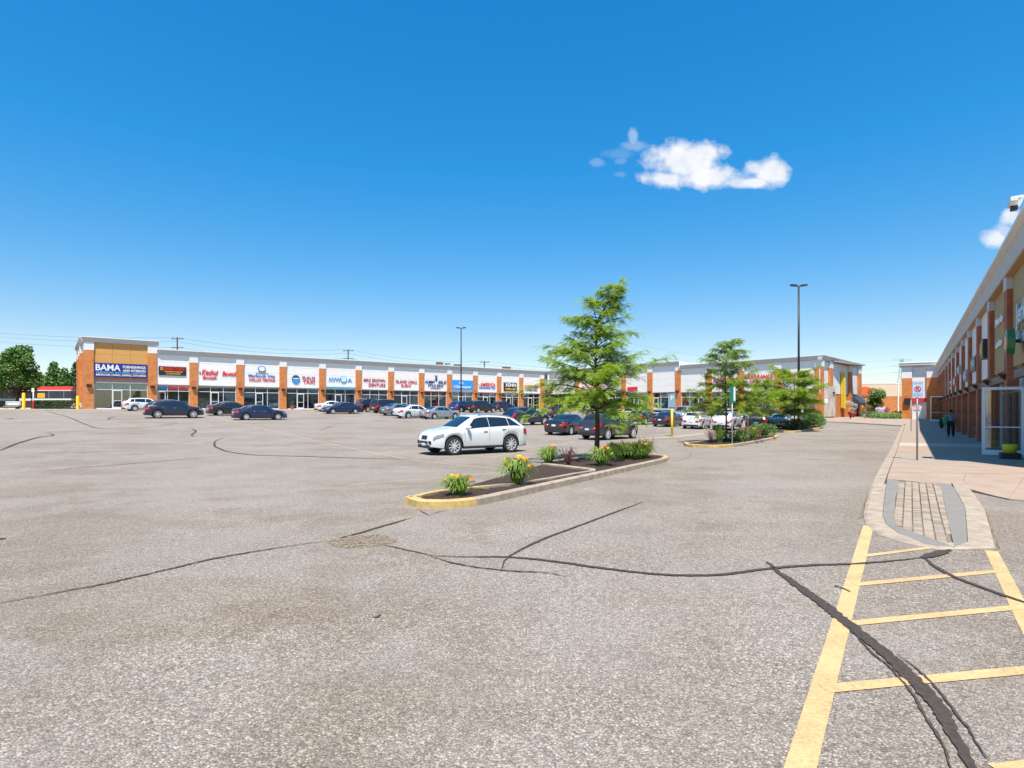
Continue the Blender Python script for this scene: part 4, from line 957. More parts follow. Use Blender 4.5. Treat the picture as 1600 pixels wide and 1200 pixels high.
# projecting signs on the right row
G3 = 'signs on the shaded row'
bpy.context.view_layer.update()
def rx(px): return (JY-3222/(px-1423))/.8222
M_BLUEGREY = P('letters_blue_grey', (.42, .55, .68), .4)
sign(row, (xr[-1]+xr[-2])/2+.2, 4.75, 'pale blue letters Jerk on the nearest taupe wall', [('Jerk', M_BLUEGREY, -.2, .1, 2.2, .95), ('Kitchen', M_BLUEGREY, .1, -.65, 2.2, .4)], None, group=G3)
for k, (x, z, lab, its, brd) in enumerate([
    (xr[-2]+1.3, 3.95, 'round green and orange badge sign high on the nearest taupe wall', None, None),
    ]):
    o = empty('badge_sign', place(row, x+1.55, REC-.35, z), row.rotation_euler.z); tag(o, lab, 'sign', G3)
    q = MB(); q.lathe([(0, -.1), (.42, -.1), (.45, .1), (0, .1)], 20, axis='y'); q.build('badge', P('badge_green', (.03, .16, .06), .4), o); q = MB(); q.lathe([(0, -.12), (.3, -.12), (.3, -.101)], 16, axis='y', c=(0, 0, -.05)); q.build('badge_face', P('badge_orange', (.75, .25, .05), .4, var=.5, scale=4), o); q = MB(); q.box(-.1, .1, .1, .34, -.05, .05); q.build('bracket', M_BLACK, o)
def proj(x, z, w, h, d_, mat, lab, txt=None, tm=None):
    bpy.context.view_layer.update()
    o = empty('projecting_sign', place(row, x, REC, z), row.rotation_euler.z); tag(o, lab, 'sign', G3)
    q = MB(); q.box(-w/2, w/2, -d_, -.02, -h/2, h/2); q.build('board', mat, o)
    if txt: link('lettering', text_mesh(txt, tm, w*.85, h*.6, .02), o, (0, -d_-.02, 0)); 
    return o
proj((xr[-4]+xr[-3])/2+1.3, 4.55, 1.4, .9, .30, M_BLACK, 'black and gold boxed sign on the third bay of the shaded row', 'CAFE', M_GOLD)
b_ = (xr[-4]+xr[-3])/2-.3
proj((xr[-5]+xr[-4])/2, 4.3, 3.2, .8, .14, M_BLACK, 'large black lettering board in the middle of the shaded row', 'TAVERNA', P('sign_silver', (.5, .5, .5), .4))
link_o = proj((xr[-6]+xr[-5])/2, 3.9, 2.6, .7, .16, P('sign_grey', (.25, .25, .26), .5), 'grey and white board farther along the shaded row', 'NAILS', M_SIGNW)
proj((xr[-7]+xr[-6])/2, 4.6, 2.0, .6, .2, P('sign_mint', (.2, .35, .33), .5), 'small mint green board farther along the shaded row', 'TEA', M_SIGNW)
proj((xr[-8]+xr[-7])/2, 4.0, 2.6, .7, .16, M_RED, 'red board near the far end of the shaded row', 'DELI', M_SIGNW)
proj((xr[-9]+xr[-8])/2, 3.9, 2.2, .7, .16, M_SIGNW, 'white board with purple letters at the far end of the shaded row', 'SPA', M_PURPLE)
for k, (x, z) in enumerate(((xr[-3]+1.2, 5.4), (xr[-3]+1.2, 4.45))):
    sign(row, x+1.4, z, ['upper white chalky word on the second taupe bay', 'lower white chalky word on the second taupe bay'][k], [(['Marlo', 'salon'][k], M_SIGNW, 0, 0, 2.6-.5*k, .32, .3)], None, group=G3)
# roof-edge floodlight
o = empty('roof_floodlight', place(row, (JY-16.35)/.8222, -.35, 7.4), row.rotation_euler.z); tag(o, 'white curved floodlight above the nearest roof edge', 'light')
q = MB(); q.path([(.4, .3, 0), (.4, 0, .22), (.2, -.1, .26)], [.03, .03, .03]); q.build('arm', M_FRAME, o); q = MB(); q.box(-.45, .3, -.24, .04, .2, .32); q.build('head', M_FRAME, o); q = MB(); q.box(-.45, -.25, -.18, -.02, .08, .2); q.build('sensor', M_BLACK, o)
# open door
def open_door(hx, rzang, w, h, lab, recess=WREC):
    bpy.context.view_layer.update()
    p = place(row, hx, recess+.02, 0); z = g(p.x, p.y)+.125
    o = empty('open_door', (p.x, p.y, z), rzang); tag(o, lab, 'door', 'open white shop doors on the shaded row')
    q = MB(); f = .1
    for (a, b_, c, d_) in ((0, f, .02, h), (w-f, w, .02, h), (f, w-f, .02, .2), (f, w-f, h-f, h), (f, w-f, 1.02, 1.06)): q.box(a, b_, -.025, .025, c, d_)
    q.build('frame', P('door_white', (.82, .84, .86), .35), o)
    q = MB(); q.box(f, w-f, -.006, .006, .2, h-f); q.build('pane', M_GLASS, o)
    q = MB(); q.box(w-.16, w-.13, -.08, -.05, .95, 1.4); q.box(w-.16, w-.13, -.05, -.02, .97, 1.0); q.box(w-.16, w-.13, -.05, -.02, 1.35, 1.38); q.build('handle', M_BLACK, o)
    q = MB(); q.box(w-.45, w-.12, -.04, -.028, 1.14, 1.26); q.build('sticker', M_BLUE, o)
    return o
out_ang = math.atan2(-nR.y, -nR.x)
open_door((JY-20.85)/.8222, out_ang, 1.2, 2.5, 'nearest white framed glass door standing open at the right edge')
open_door((JY-66)/.8222, out_ang, 1.5, 2.9, 'distant white framed door standing open at the far end of the shaded row')
# tub by the door
p = place(row, (JY-19.6)/.8222, -.15, 0)
tb = empty('waste_tub', (p.x, p.y, g(p.x, p.y)+.122), row.rotation_euler.z); tag(tb, 'low black base with a bright yellow tub on it beside the open door', 'tub')
q = MB(); q.box(-.27, .27, -.27, .27, 0, .2); q.build('base', M_BLACK, tb); q = MB(); q.lathe([(0, .2), (.17, .2), (.21, .48), (.18, .5), (.16, .3), (0, .3)], 16); q.build('tub', P('tub_yellow', (.75, .62, .02), .5), tb, True)

# ------------------------------------------------------------ cars
def interp(tab, x):
    xs = [a for a, _ in tab]; ys = [b for _, b in tab]; return float(np.interp(x, xs, ys))
KINDS = {
 'suv': dict(L=4.8, r=.39, wb=(-1.42, 1.46), base=.31,
   zr=[(-2.40, .84), (-2.37, .98), (-2.30, 1.12), (-2.18, 1.26), (-1.98, 1.42), (-1.75, 1.54), (-1.4, 1.625), (-.9, 1.675), (-.3, 1.70), (.15, 1.68), (.45, 1.60), (.85, 1.38), (1.22, 1.15), (1.4, 1.11), (1.75, 1.06), (2.02, 1.0), (2.2, .94), (2.32, .86), (2.38, .74), (2.40, .60)],
   zs=[(-2.4, .82), (-2.36, .96), (-2.2, 1.14), (-1.6, 1.17), (0, 1.10), (1.1, 1.04), (1.4, 1.02), (1.9, .96), (2.2, .87), (2.36, .72), (2.4, .56)],
   w=[(-2.4, .68), (-2.32, .81), (-2.1, .90), (-1.45, .965), (-.7, .935), (.6, .93), (1.45, .965), (1.9, .92), (2.12, .84), (2.30, .70), (2.4, .56)],
   wr=[(-2.4, .60), (-2.0, .58), (-1.5, .62), (-.3, .66), (.45, .65), (1.22, .74), (1.6, .75), (2.1, .68), (2.4, .46)],
   ws=(.48, 1.20), rw=(-2.14, -1.80), side=[(-1.98, -1.31, -1.52, -1.30), (-1.285, -.30, -1.27, -.265), (-.275, 1.0, -.24, .40)]),
 'sedan': dict(L=4.7, r=.33, wb=(-1.38, 1.42), base=.22,
   zr=[(-2.35, .80), (-2.32, .95), (-2.2, 1.04), (-1.75, 1.08), (-1.6, 1.12), (-1.2, 1.30), (-.85, 1.40), (-.3, 1.44), (.15, 1.42), (.45, 1.34), (.85, 1.14), (1.1, 1.0), (1.3, .96), (1.8, .89), (2.1, .80), (2.26, .70), (2.33, .58), (2.35, .48)],
   zs=[(-2.35, .78), (-2.3, .88), (-2.1, .96), (-1.6, .98), (0, .93), (1.0, .89), (1.4, .86), (1.9, .78), (2.2, .66), (2.33, .52), (2.35, .44)],
   w=[(-2.35, .66), (-2.28, .78), (-2.05, .86), (-1.38, .905), (-.6, .89), (.6, .89), (1.42, .905), (1.85, .87), (2.1, .78), (2.28, .66), (2.35, .52)],
   wr=[(-2.35, .58), (-1.7, .64), (-1.2, .60), (-.3, .63), (.15, .63), (.5, .62), (1.1, .70), (1.6, .70), (2.2, .60), (2.35, .46)],
   ws=(.36, 1.06), rw=(-1.60, -.98), side=[(-1.38, -1.02, -1.02, -.98), (-.96, -.10, -.92, -.06), (-.04, .90, .0, .34)]),
 'hatch': dict(L=4.3, r=.33, wb=(-1.25, 1.33), base=.24,
   zr=[(-2.15, .82), (-2.12, .95), (-2.05, 1.10), (-1.95, 1.22), (-1.7, 1.43), (-1.5, 1.49), (-.9, 1.53), (-.2, 1.54), (.25, 1.50), (.5, 1.42), (.85, 1.20), (1.12, 1.04), (1.3, 1.0), (1.7, .92), (1.95, .82), (2.08, .70), (2.14, .58), (2.15, .50)],
   zs=[(-2.15, .80), (-2.1, .92), (-1.9, 1.04), (-1.4, 1.04), (0, .97), (1.0, .92), (1.3, .90), (1.7, .80), (2.0, .68), (2.13, .52), (2.15, .46)],
   w=[(-2.15, .68), (-2.08, .79), (-1.85, .86), (-1.25, .91), (-.5, .89), (.5, .89), (1.33, .91), (1.7, .86), (1.95, .76), (2.1, .64), (2.15, .54)],
   wr=[(-2.15, .6), (-1.8, .61), (-1.3, .63), (-.2, .65), (.4, .64), (1.1, .70), (1.5, .68), (2.0, .6), (2.15, .48)],
   ws=(.42, 1.08), rw=(-1.98, -1.70), side=[(-1.75, -1.30, -1.55, -1.26), (-1.24, -.20, -1.20, -.16), (-.14, .88, -.10, .36)]),
 'boxy': dict(L=4.8, r=.38, wb=(-1.40, 1.46), base=.32,
   zr=[(-2.40, .90), (-2.38, 1.1), (-2.34, 1.25), (-2.22, 1.62), (-2.05, 1.74), (-1.4, 1.79), (-.4, 1.80), (.3, 1.77), (.55, 1.68), (.85, 1.42), (1.12, 1.20), (1.3, 1.15), (1.8, 1.11), (2.2, 1.04), (2.33, .92), (2.38, .76), (2.40, .60)],
   zs=[(-2.4, .88), (-2.37, 1.08), (-2.2, 1.14), (0, 1.12), (1.1, 1.08), (1.9, 1.02), (2.25, .9), (2.38, .7), (2.4, .55)],
   w=[(-2.4, .80), (-2.34, .88), (-2.1, .93), (-1.4, .955), (1.46, .955), (2.0, .92), (2.25, .85), (2.38, .74), (2.4, .68)],
   wr=[(-2.4, .72), (-2.1, .70), (0, .71), (.5, .70), (1.15, .78), (2.2, .74), (2.4, .6)],
   ws=(.55, 1.10), rw=(-2.33, -2.20), side=[(-2.15, -1.42, -2.05, -1.40), (-1.36, -.30, -1.34, -.28), (-.24, .90, -.22, .50)])}
M_CGLASS = P('car_glass', (.012, .016, .02), .04, spec=.9, coat=.5)
M_TRIM = P('car_trim', (.02, .02, .022), .55); M_TYRE = P('tyre', (.022, .022, .023), .85, var=.2, scale=20)
M_RIM = P('alloy', (.72, .73, .75), .35, metal=.35); M_RIMD = P('alloy_dark', (.06, .06, .065), .4, metal=.5)
M_HEAD = P('headlight_glass', (.22, .24, .26), .08, coat=1); M_TAIL = P('taillight_red', (.52, .012, .016), .12, coat=1)
M_PLATE = P('plate', (.72, .74, .78), .5); M_CHROME = P('chrome', (.75, .75, .76), .12, metal=1); M_UNDER = P('underbody', (.012, .012, .012), .9)
M_AMBER = P('amber', (.75, .3, .03), .2)
CAR = {}
def car_meshes(kind):
    if kind in CAR: return CAR[kind]
    k = KINDS[kind]; L2 = k['L']/2; parts = {}
    wr_ = k['r']; R_ = wr_+.065; wz_ = wr_
    xs = set(np.round(np.linspace(-L2, L2, 61), 4)); 
    for tab in ('zr', 'zs'): xs |= {x for x, _ in k[tab]}
    for xw in k['wb']:
        h = R_*math.sqrt(max(0, 1-((k['base']-wz_)/R_)**2))
        for q in np.linspace(-h, h, 13): xs.add(round(xw+q, 4))
        xs.add(round(xw-h-.012, 4)); xs.add(round(xw+h+.012, 4))
    xs = sorted(x for x in xs if -L2-1e-6 <= x <= L2+1e-6)
    def sec(x):
        zr, zs, w, wr = (interp(k[t], x) for t in ('zr', 'zs', 'w', 'wr'))
        zb = k['base']+.05*ss(abs(x), L2-.5, L2)
        for xw in k['wb']:
            if abs(x-xw) < R_:
                zb = max(zb, wz_+math.sqrt(R_*R_-(x-xw)**2))
        zs = max(zs, zb+.06)
        return zr, zs, w, wr, zb
    def rows(x):
        zr, zs, w, wr, zb = sec(x); h = max(zr-zs, .02); bH = zs-zb
        crown = .05*min(1, h/.3)+.015
        we = wr
        return [(w*.94, zb), (w*.985, zb+.22*bH), (w, zb+.5*bH), (w*1.0, zb+.74*bH), (w*.985, zb+.9*bH), (w*.95, zs), ((w*.95+we)/2+.02, zs+(h-crown)*.52), (we, zs+(h-crown)*.97), (we*.93, zr-crown*.45), (we*.6, zr-crown*.1), (0, zr)]
    mb = MB(); n = 11
    for x in xs:
        rr = rows(x); mb.v += [(x, y, z) for y, z in rr]+[(x, -y, z) for y, z in rr[:-1]][::-1]
    m_ = 2*n-1
    for i in range(len(xs)-1):
        for j in range(m_-1): a = i*m_+j; mb.f.append((a, a+1, a+m_+1, a+m_)); mb.mi.append(0)
    mb.f.append(tuple(range(m_))[::-1]); mb.mi.append(0); o = (len(xs)-1)*m_; mb.f.append(tuple(range(o, o+m_))); mb.mi.append(0)
    me = mb.mesh('body', P('paint_placeholder', (.5, .5, .5)), True)
    bm = bmesh.new(); bm.from_mesh(me); bmesh.ops.recalc_face_normals(bm, faces=bm.faces)
    bm.to_mesh(me); bm.free(); me.set_sharp_from_angle(angle=R(38)); parts['body'] = me
    def sidept(x, f, s_, off=.007):   # f: 0 belt .. 1 roof edge
        rr = rows(x); f = f
        (y0, z0), (y1, z1), (y2, z2) = rr[5], rr[6], rr[7]
        if f < .52: t = f/.52; y, z = y0+(y1-y0)*t, z0+(z1-z0)*t
        else: t = (f-.52)/.48; y, z = y1+(y2-y1)*t, z1+(z2-z1)*t
        return (x, s_*(y+off), z+off*.3)
    def lowpt(x, f, s_, off=.008):
        rr = rows(x); fr = [0, .22, .5, .74, .9, 1]; j = min(4, max(i for i in range(6) if fr[i] <= f+1e-9)); j = min(j, 4); t = (f-fr[j])/(fr[j+1]-fr[j])
        y = rr[j][0]+(rr[j+1][0]-rr[j][0])*t; z = rr[j][1]+(rr[j+1][1]-rr[j][1])*t
        e = off*(2 if abs(x) > L2-.25 else 1)
        return (x+math.copysign(e if abs(x) > L2-.3 else 0, x), s_*(y+off), z+.002)
    def toppt(x, gq, off=.008):
        rr = rows(x); we, ze = rr[7]; cr_ = rr[10][1]; y = gq*rr[8][0]*.99; 
        z = np.interp(abs(y), [0, rr[9][0], rr[8][0], rr[7][0]+.001], [rr[10][1], rr[9][1], rr[8][1], rr[7][1]])
        return (x+(.004 if x > 0 else -.004), y, float(z)+off)
    wins = []
    for (b0, b1, t0, t1) in k['side']:
        for s_ in (-1, 1):
            q = MB(); q.grid(lambda i, j: sidept(b0+(b1-b0)*i+((t0-b0)*(1-i)+(t1-b1)*i)*j, .08+.84*j, s_), 8, 5, flip=(s_ > 0)); wins.append(q.mesh('window', M_CGLASS, True))
    parts['window'] = wins
    q = MB(); a, b_ = k['ws']; q.grid(lambda i, j: toppt(a+(b_-a)*i, -.93+1.86*j), 10, 10); parts['windshield'] = [q.mesh('windshield', M_CGLASS, True)]
    q = MB(); a, b_ = k['rw']; q.grid(lambda i, j: toppt(a+(b_-a)*i, -.88+1.76*j, .012), 8, 8); parts['rear_window'] = [q.mesh('rear_window', M_CGLASS, True)]
    hl, tl, cl, fg = [], [], [], []
    for s_ in (-1, 1):
        q = MB(); q.grid(lambda i, j: lowpt(L2-.46+.38*i, .70+.24*j+.04*(1-i), s_, .012), 6, 3, flip=(s_ > 0)); hl.append(q.mesh('headlight', M_HEAD, True))
        q = MB(); q.grid(lambda i, j: lowpt(-L2+.005+.30*i, .66+.30*j-.06*i, s_, .012), 6, 3, flip=(s_ > 0))
        q.box(-L2-.02, -L2+.02, min(s_*.40, s_*(interp(k['w'], -L2)*.97)), max(s_*.40, s_*(interp(k['w'], -L2)*.97)), interp(k['zs'], -L2)-.19, interp(k['zs'], -L2)-.03); tl.append(q.mesh('taillight', M_TAIL, True))
    parts['headlight'] = hl; parts['taillight'] = tl
    # lower cladding: sill strip, bumpers
    bz = k['base']; cl = []
    for s_ in (-1, 1):
        xa, xb = k['wb'][0]+R_, k['wb'][1]-R_; wv = .93*interp(k['w'], 0); q = MB(); q.box(xa, xb, min(s_*(wv-.08), s_*(wv+.045)), max(s_*(wv-.08), s_*(wv+.045)), bz-.05, bz+.05); cl.append(q.mesh('cladding', M_TRIM))
    wv = interp(k['w'], -L2); q = MB(); q.box(-L2-.012, -L2+.15, -wv*.97, wv*.97, bz-.02, bz+.16); cl.append(q.mesh('cladding', M_TRIM))
    wv = interp(k['w'], L2); q = MB(); q.box(L2-.15, L2+.012, -wv*.95, wv*.95, bz-.02, bz+.12); cl.append(q.mesh('cladding', M_TRIM))
    parts['cladding'] = cl
    q = MB(); q.grid(lambda i, j: toppt(L2-.05+.045*i, -.55+1.1*j, .012), 2, 6); z_ = interp(k['zr'], L2); q.box(L2-.02, L2+.02, -.34, .34, z_-.12, z_-.02); parts['grille'] = [q.mesh('grille', M_TRIM)]
    q = MB(); q.box(-L2-.03, -L2-.008, -.15, .15, .62, .74); q2 = MB(); q2.box(L2+.012, L2+.03, -.15, .15, .40, .50); parts['licence_plate'] = [q.mesh('licence_plate', M_PLATE), q2.mesh('licence_plate', M_PLATE)]
    q = MB()
    q.box(k['wb'][0]-R_-.1, k['wb'][0]+R_+.02, -.60, .60, bz-.02, .80); q.box(k['wb'][1]-R_-.02, k['wb'][1]+R_+.05, -.58, .58, bz-.02, .76); q.box(-L2+.25, L2-.25, -.76, .76, bz-.03, bz+.02)
    parts['underbody'] = [q.mesh('underbody', M_UNDER)]
    mir = []
    mx_, mz_ = k['ws'][1]-.38, interp(k['zs'], k['ws'][1]-.38)+.07
    for s_ in (-1, 1):
        yb = interp(k['w'], mx_)*.95; q = MB(); q.sphere((mx_, s_*(yb+.13), mz_+.03), .09, .115, .075); q.tube((mx_, s_*(yb-.03), mz_-.02), (mx_, s_*(yb+.1), mz_), .025); mir.append(q.mesh('mirror', P('paint_placeholder', (.5, .5, .5)), True))
    parts['mirror'] = mir
    hd = []
    for s_ in (-1, 1):
        for xx in (k['side'][1][0]+.28, k['side'][2][0]+.22):
            a = lowpt(xx, .83, s_, .01); q = MB(); q.box(xx-.09, xx+.09, a[1]-.02, a[1]+.02, a[2]-.015, a[2]+.015); hd.append(q.mesh('door_handle', M_CHROME))
    parts['door_handle'] = hd
    # door gaps
    q = MB()
    for s_ in (-1, 1):
        for xx in (k['side'][1][1]+.03, k['side'][2][1]-.02, k['side'][1][0]+.05):
            def line(f): p = lowpt(xx, f, s_, .003); return p
            fs = [.12, .3, .5, .74, .9, 1.0]
            for f0, f1 in zip(fs[:-1], fs[1:]):
                a, b_ = line(f0), line(f1); q.quad((a[0]-.006, a[1], a[2]), (a[0]+.006, a[1], a[2]), (b_[0]+.006, b_[1], b_[2]), (b_[0]-.006, b_[1], b_[2]))
    parts['door_gap'] = [q.mesh('door_gap', M_TRIM)]
    if kind in ('suv', 'boxy'):
        rl = []
        for s_ in (-1, 1):
            q = MB(); pts = []
            for xx in np.linspace(-1.7, .3, 9):
                rr = rows(xx); up = .05 if -1.65 < xx < .25 else .0; pts.append((xx, s_*(rr[7][0]-.02), rr[7][1]+.03+up))
            q.path(pts, [.016]*9, 6); rl.append(q.mesh('roof_rail', M_CHROME, True))
        parts['roof_rail'] = rl
        q = MB(); q.grid(lambda i, j: toppt(-.9+1.1*i, -.72+1.44*j, .006), 4, 6); parts['sunroof'] = [q.mesh('sunroof', M_CGLASS, True)]
    # wheel
    t_ = MB(); w2 = .11; r = wr_
    t_.lathe([(r*.70, -w2), (r*.93, -w2), (r, -w2*.7), (r, w2*.7), (r*.93, w2), (r*.70, w2), (r*.70, -w2)], 28, axis='y'); parts['tyre'] = t_.mesh('tyre', M_TYRE, True)
    parts['tyre'].set_sharp_from_angle(angle=R(40))
    q = MB(); q.lathe([(r*.72, -w2*.96), (r*.66, -w2*.9), (r*.64, -w2*.3), (r*.70, w2*.2)], 28, axis='y')
    for i in range(10):
        a0 = 2*math.pi*(i//2)/5+(-.17 if i % 2 else .17); ca, sa = math.cos(a0), math.sin(a0)
        a1 = 2*math.pi*(i//2)/5+(-.30 if i % 2 else .30); cb_, sb_ = math.cos(a1), math.sin(a1)
        nx_, nz_ = -sa, ca; hw_ = .022
        A0 = (ca*r*.1, sa*r*.1); A1 = (cb_*r*.67, sb_*r*.67)
        q.quad((A0[0]-nx_*hw_, -w2*.82, A0[1]-nz_*hw_), (A0[0]+nx_*hw_, -w2*.82, A0[1]+nz_*hw_), (A1[0]+nx_*hw_*.8, -w2*.93, A1[1]+nz_*hw_*.8), (A1[0]-nx_*hw_*.8, -w2*.93, A1[1]-nz_*hw_*.8))
        for sg in (-1, 1):
            q.quad((A0[0]+sg*nx_*hw_, -w2*.82, A0[1]+sg*nz_*hw_), (A1[0]+sg*nx_*hw_*.8, -w2*.93, A1[1]+sg*nz_*hw_*.8), (A1[0]+sg*nx_*hw_*.8, -w2*.6, A1[1]+sg*nz_*hw_*.8), (A0[0]+sg*nx_*hw_, -w2*.6, A0[1]+sg*nz_*hw_))
    q.lathe([(0, -w2*.86), (r*.15, -w2*.86), (r*.17, -w2*.6)], 14, axis='y')
    q.cur = 1; q.lathe([(0, -w2*.2), (r*.66, -w2*.2), (r*.68, w2*.3)], 20, axis='y')
    parts['rim'] = q.mesh('rim', [M_RIM, M_TRIM])
    CAR[kind] = parts; return parts
def paint(name, c, metal=.0, rough=.35): return P('paint_'+name, c, rough, metal=metal, coat=1)
def car(kind, col, px, u, hd, label, group='parked cars', pos=None, scale=1.0, taxi=False):
    x, y = pos or PU(px, u); k = KINDS[kind]; m = car_meshes(kind)
    a = R(hd); fx, fy = math.cos(a), math.sin(a); hw = k['wb'][1]-k['wb'][0]
    zf = g(x+fx*1.4, y+fy*1.4); zr_ = g(x-fx*1.4, y-fy*1.4); zl = g(x-fy*.8, y+fx*.8); zR = g(x+fy*.8, y-fx*.8)
    o = empty('parked_car', (x, y, (zf+zr_)/2)); o.rotation_euler = Euler((math.atan2(zl-zR, 1.6), -math.atan2(zf-zr_, 2.8), a), 'XYZ')
    o.scale = (scale,)*3
    tag(o, label, 'car', group)
    def add(nm, me, ob=None):
        q = link(nm, me, o)
        if nm in ('body', 'mirror'): q.material_slots[0].link = 'OBJECT'; q.material_slots[0].material = col
        return q
    add('body', m['body'])
    for nm in ('window', 'windshield', 'rear_window', 'headlight', 'taillight', 'cladding', 'grille', 'licence_plate', 'underbody', 'mirror', 'door_handle', 'door_gap', 'roof_rail', 'sunroof'):
        for me in m.get(nm, []): add(nm, me)
    for xw in k['wb']:
        for s_ in (-1, 1):
            w = empty('wheel', (xw, s_*.80*(k['r']/.375)**.35, k['r']), 0, o)
            if s_ > 0: w.rotation_euler = (0, 0, math.pi)
            link('tyre', m['tyre'], w); link('rim', m['rim'], w)
    return o
WHITE = paint('white', (.70, .71, .72)); BLK = paint('black', (.012, .013, .016)); NAVY = paint('navy', (.012, .022, .07), .2); GREY = paint('grey', (.06, .062, .07), .5)
SILV = paint('silver', (.42, .46, .48), .6); DBLUE = paint('dark_blue', (.010, .018, .045), .2); BLUE2 = paint('mid_blue', (.02, .05, .16), .3); REDP = paint('red', (.45, .02, .02)); MAR = paint('maroon_black', (.03, .012, .018), .2)
CREAM = paint('cream', (.66, .62, .52)); TEALP = paint('teal_grey', (.16, .24, .26), .3)
main = car('suv', WHITE, 0, 0, 215.5, 'white crossover with silver alloy wheels and dark tinted windows standing alone beside the nearest island', pos=(-1.72, 25.4), scale=1.0)
# vents on its nose and headlamp outline
mm = bpy.data.meshes
car('hatch', WHITE, 226, 79, 50, 'white coupe half hidden behind the black crossover at the far left')
car('suv', DBLUE, 272, 62, 38.7, 'very dark blue crossover seen side on at the far left of the lot')
car('sedan', BLK, 362, 66, 42, 'black sedan just behind the dark blue sedan on the left')
car('sedan', NAVY, 406, 57.5, 37, 'dark blue sedan with silver wheels seen side on before the heart emblem shop')
car('sedan', WHITE, 520, 76, 42, 'white sedan parked behind the navy sedan with its nose to the left')
car('sedan', NAVY, 534, 68, 218, 'navy sedan whose headlights point left, in front of a white sedan')
car('boxy', BLK, 584, 73, 44, 'black sport utility car directly right of the navy sedan')
car('boxy', MAR, 607, 69.5, 48, 'dark boxy car between the black one and the white sedan')
car('sedan', TEALP, 622, 64, 52, 'small grey green sedan tucked behind the tail of the white sedan')
car('sedan', WHITE, 648, 58, 44, 'white sedan with dark windows right behind the silver one', scale=1.06)
car('sedan', SILV, 688, 55.5, 43, 'silver sedan behind the roof line of the white crossover')
car('suv', BLUE2, 722, 72, 58, 'dark blue car with bright red tail lights under the far lamp post')
car('boxy', BLK, 753, 69.5, 42, 'tall black boxy car before the AMERICA shop')
car('suv', DBLUE, 786, 74, 50, 'dark crossover at the shop front before the black XENN board')
car('suv', NAVY, 823, 41.5, 40, 'navy crossover seen from its right side left of the nearest tree')
car('hatch', MAR, 864, 56, 60, 'small dark car with red lamps behind the left edge of the nearest tree')
car('sedan', BLK, 889, 29.5, 58, 'black sedan seen from behind, left of the dark grey crossover')
car('suv', GREY, 952, 24.6, 45, 'dark grey crossover behind the trunk of the nearest tree', scale=.96)
car('hatch', CREAM, 990, 46, 58, 'cream coloured car mostly hidden behind the dark grey crossover')
car('suv', BLK, 1006, 38.5, 52, 'black crossover right of the dark grey one, tail lamps showing', scale=.95)
car('sedan', BLK, 1044, 34.5, 55, 'black sedan behind the yellow sign post')
car('boxy', SILV, 1068, 43, 235, 'silver car facing the viewer behind the yellow sign post')
car('boxy', BLK, 1096, 45, 40, 'tall dark car behind the small white hatchback')
car('hatch', WHITE, 1089, 30.7, 58, 'small white hatchback left of the second tree')
car('suv', WHITE, 1137, 28.2, 57, 'white crossover behind the trunk of the second tree')
car('suv', WHITE, 1139, 37, 57, 'white car whose roof shows above the white crossover')
car('hatch', BLUE2, 1172, 38, 57, 'mid blue car showing only its roof between a white and a black car')
car('suv', BLK, 1186, 26.6, 60, 'black crossover with a white plate behind the second planting island')
car('boxy', BLK, 1203, 31.5, 60, 'black van like car between the black crossover and the last white sedan')
car('sedan', WHITE, 1222, 26.8, 50, 'white sedan at the right end of the row beside the far island')
car('hatch', REDP, 1122, 50, 57, 'red car far back under the second tree')

# ------------------------------------------------------------ trees and plants
LM = leaf_mat('locust_leaf', (.15, .28, .014), (.50, .64, .06), 4, .50)
LM2 = leaf_mat('locust_leaf_yellowish', (.15, .26, .018), (.42, .52, .05), 5, .46)
LMAP = leaf_mat('maple_leaf', (.035, .10, .012), (.14, .27, .03), 1.2, .25)
LDARK = leaf_mat('dark_foliage', (.02, .06, .015), (.08, .16, .03), 1.5, .2)
LBR = leaf_mat('bronze_leaf', (.10, .05, .02), (.22, .17, .04), 2, .25)
LHEDGE = leaf_mat('hedge_leaf', (.035, .05, .02), (.10, .14, .04), 3, .15)
LBLADE = leaf_mat('blade_leaf', (.09, .20, .02), (.34, .48, .08), 8, .35)
LRED = leaf_mat('red_leaf', (.07, .015, .02), (.22, .06, .05), 9, .2)
def frond(V, Fc, p, d_, L_, w, up):
    """pinnate leaf: pairs of leaflets along a drooping line"""
    side_ = d_.cross(up)
    if side_.length < .01: side_ = Vector((1, 0, 0))
    side_.normalize(); n = 6; q = p.copy(); dd = d_.copy()
    for i in range(n):
        dd = (dd+Vector((0, 0, -.10))).normalized(); q = q+dd*(L_/n)
        for s_ in (-1, 1):
            e = (side_*s_+dd*.45); e.normalize(); l = w*(1-.08*i); b_ = dd*(L_/n*.42)
            k = len(V); tip_ = q+e*l+Vector((0, 0, -.15*l)); V += [q-b_, q+e*l*.5-b_*1.0, tip_, q+e*l*.5+b_*1.0]; Fc.append((k, k+1, k+2, k+3))
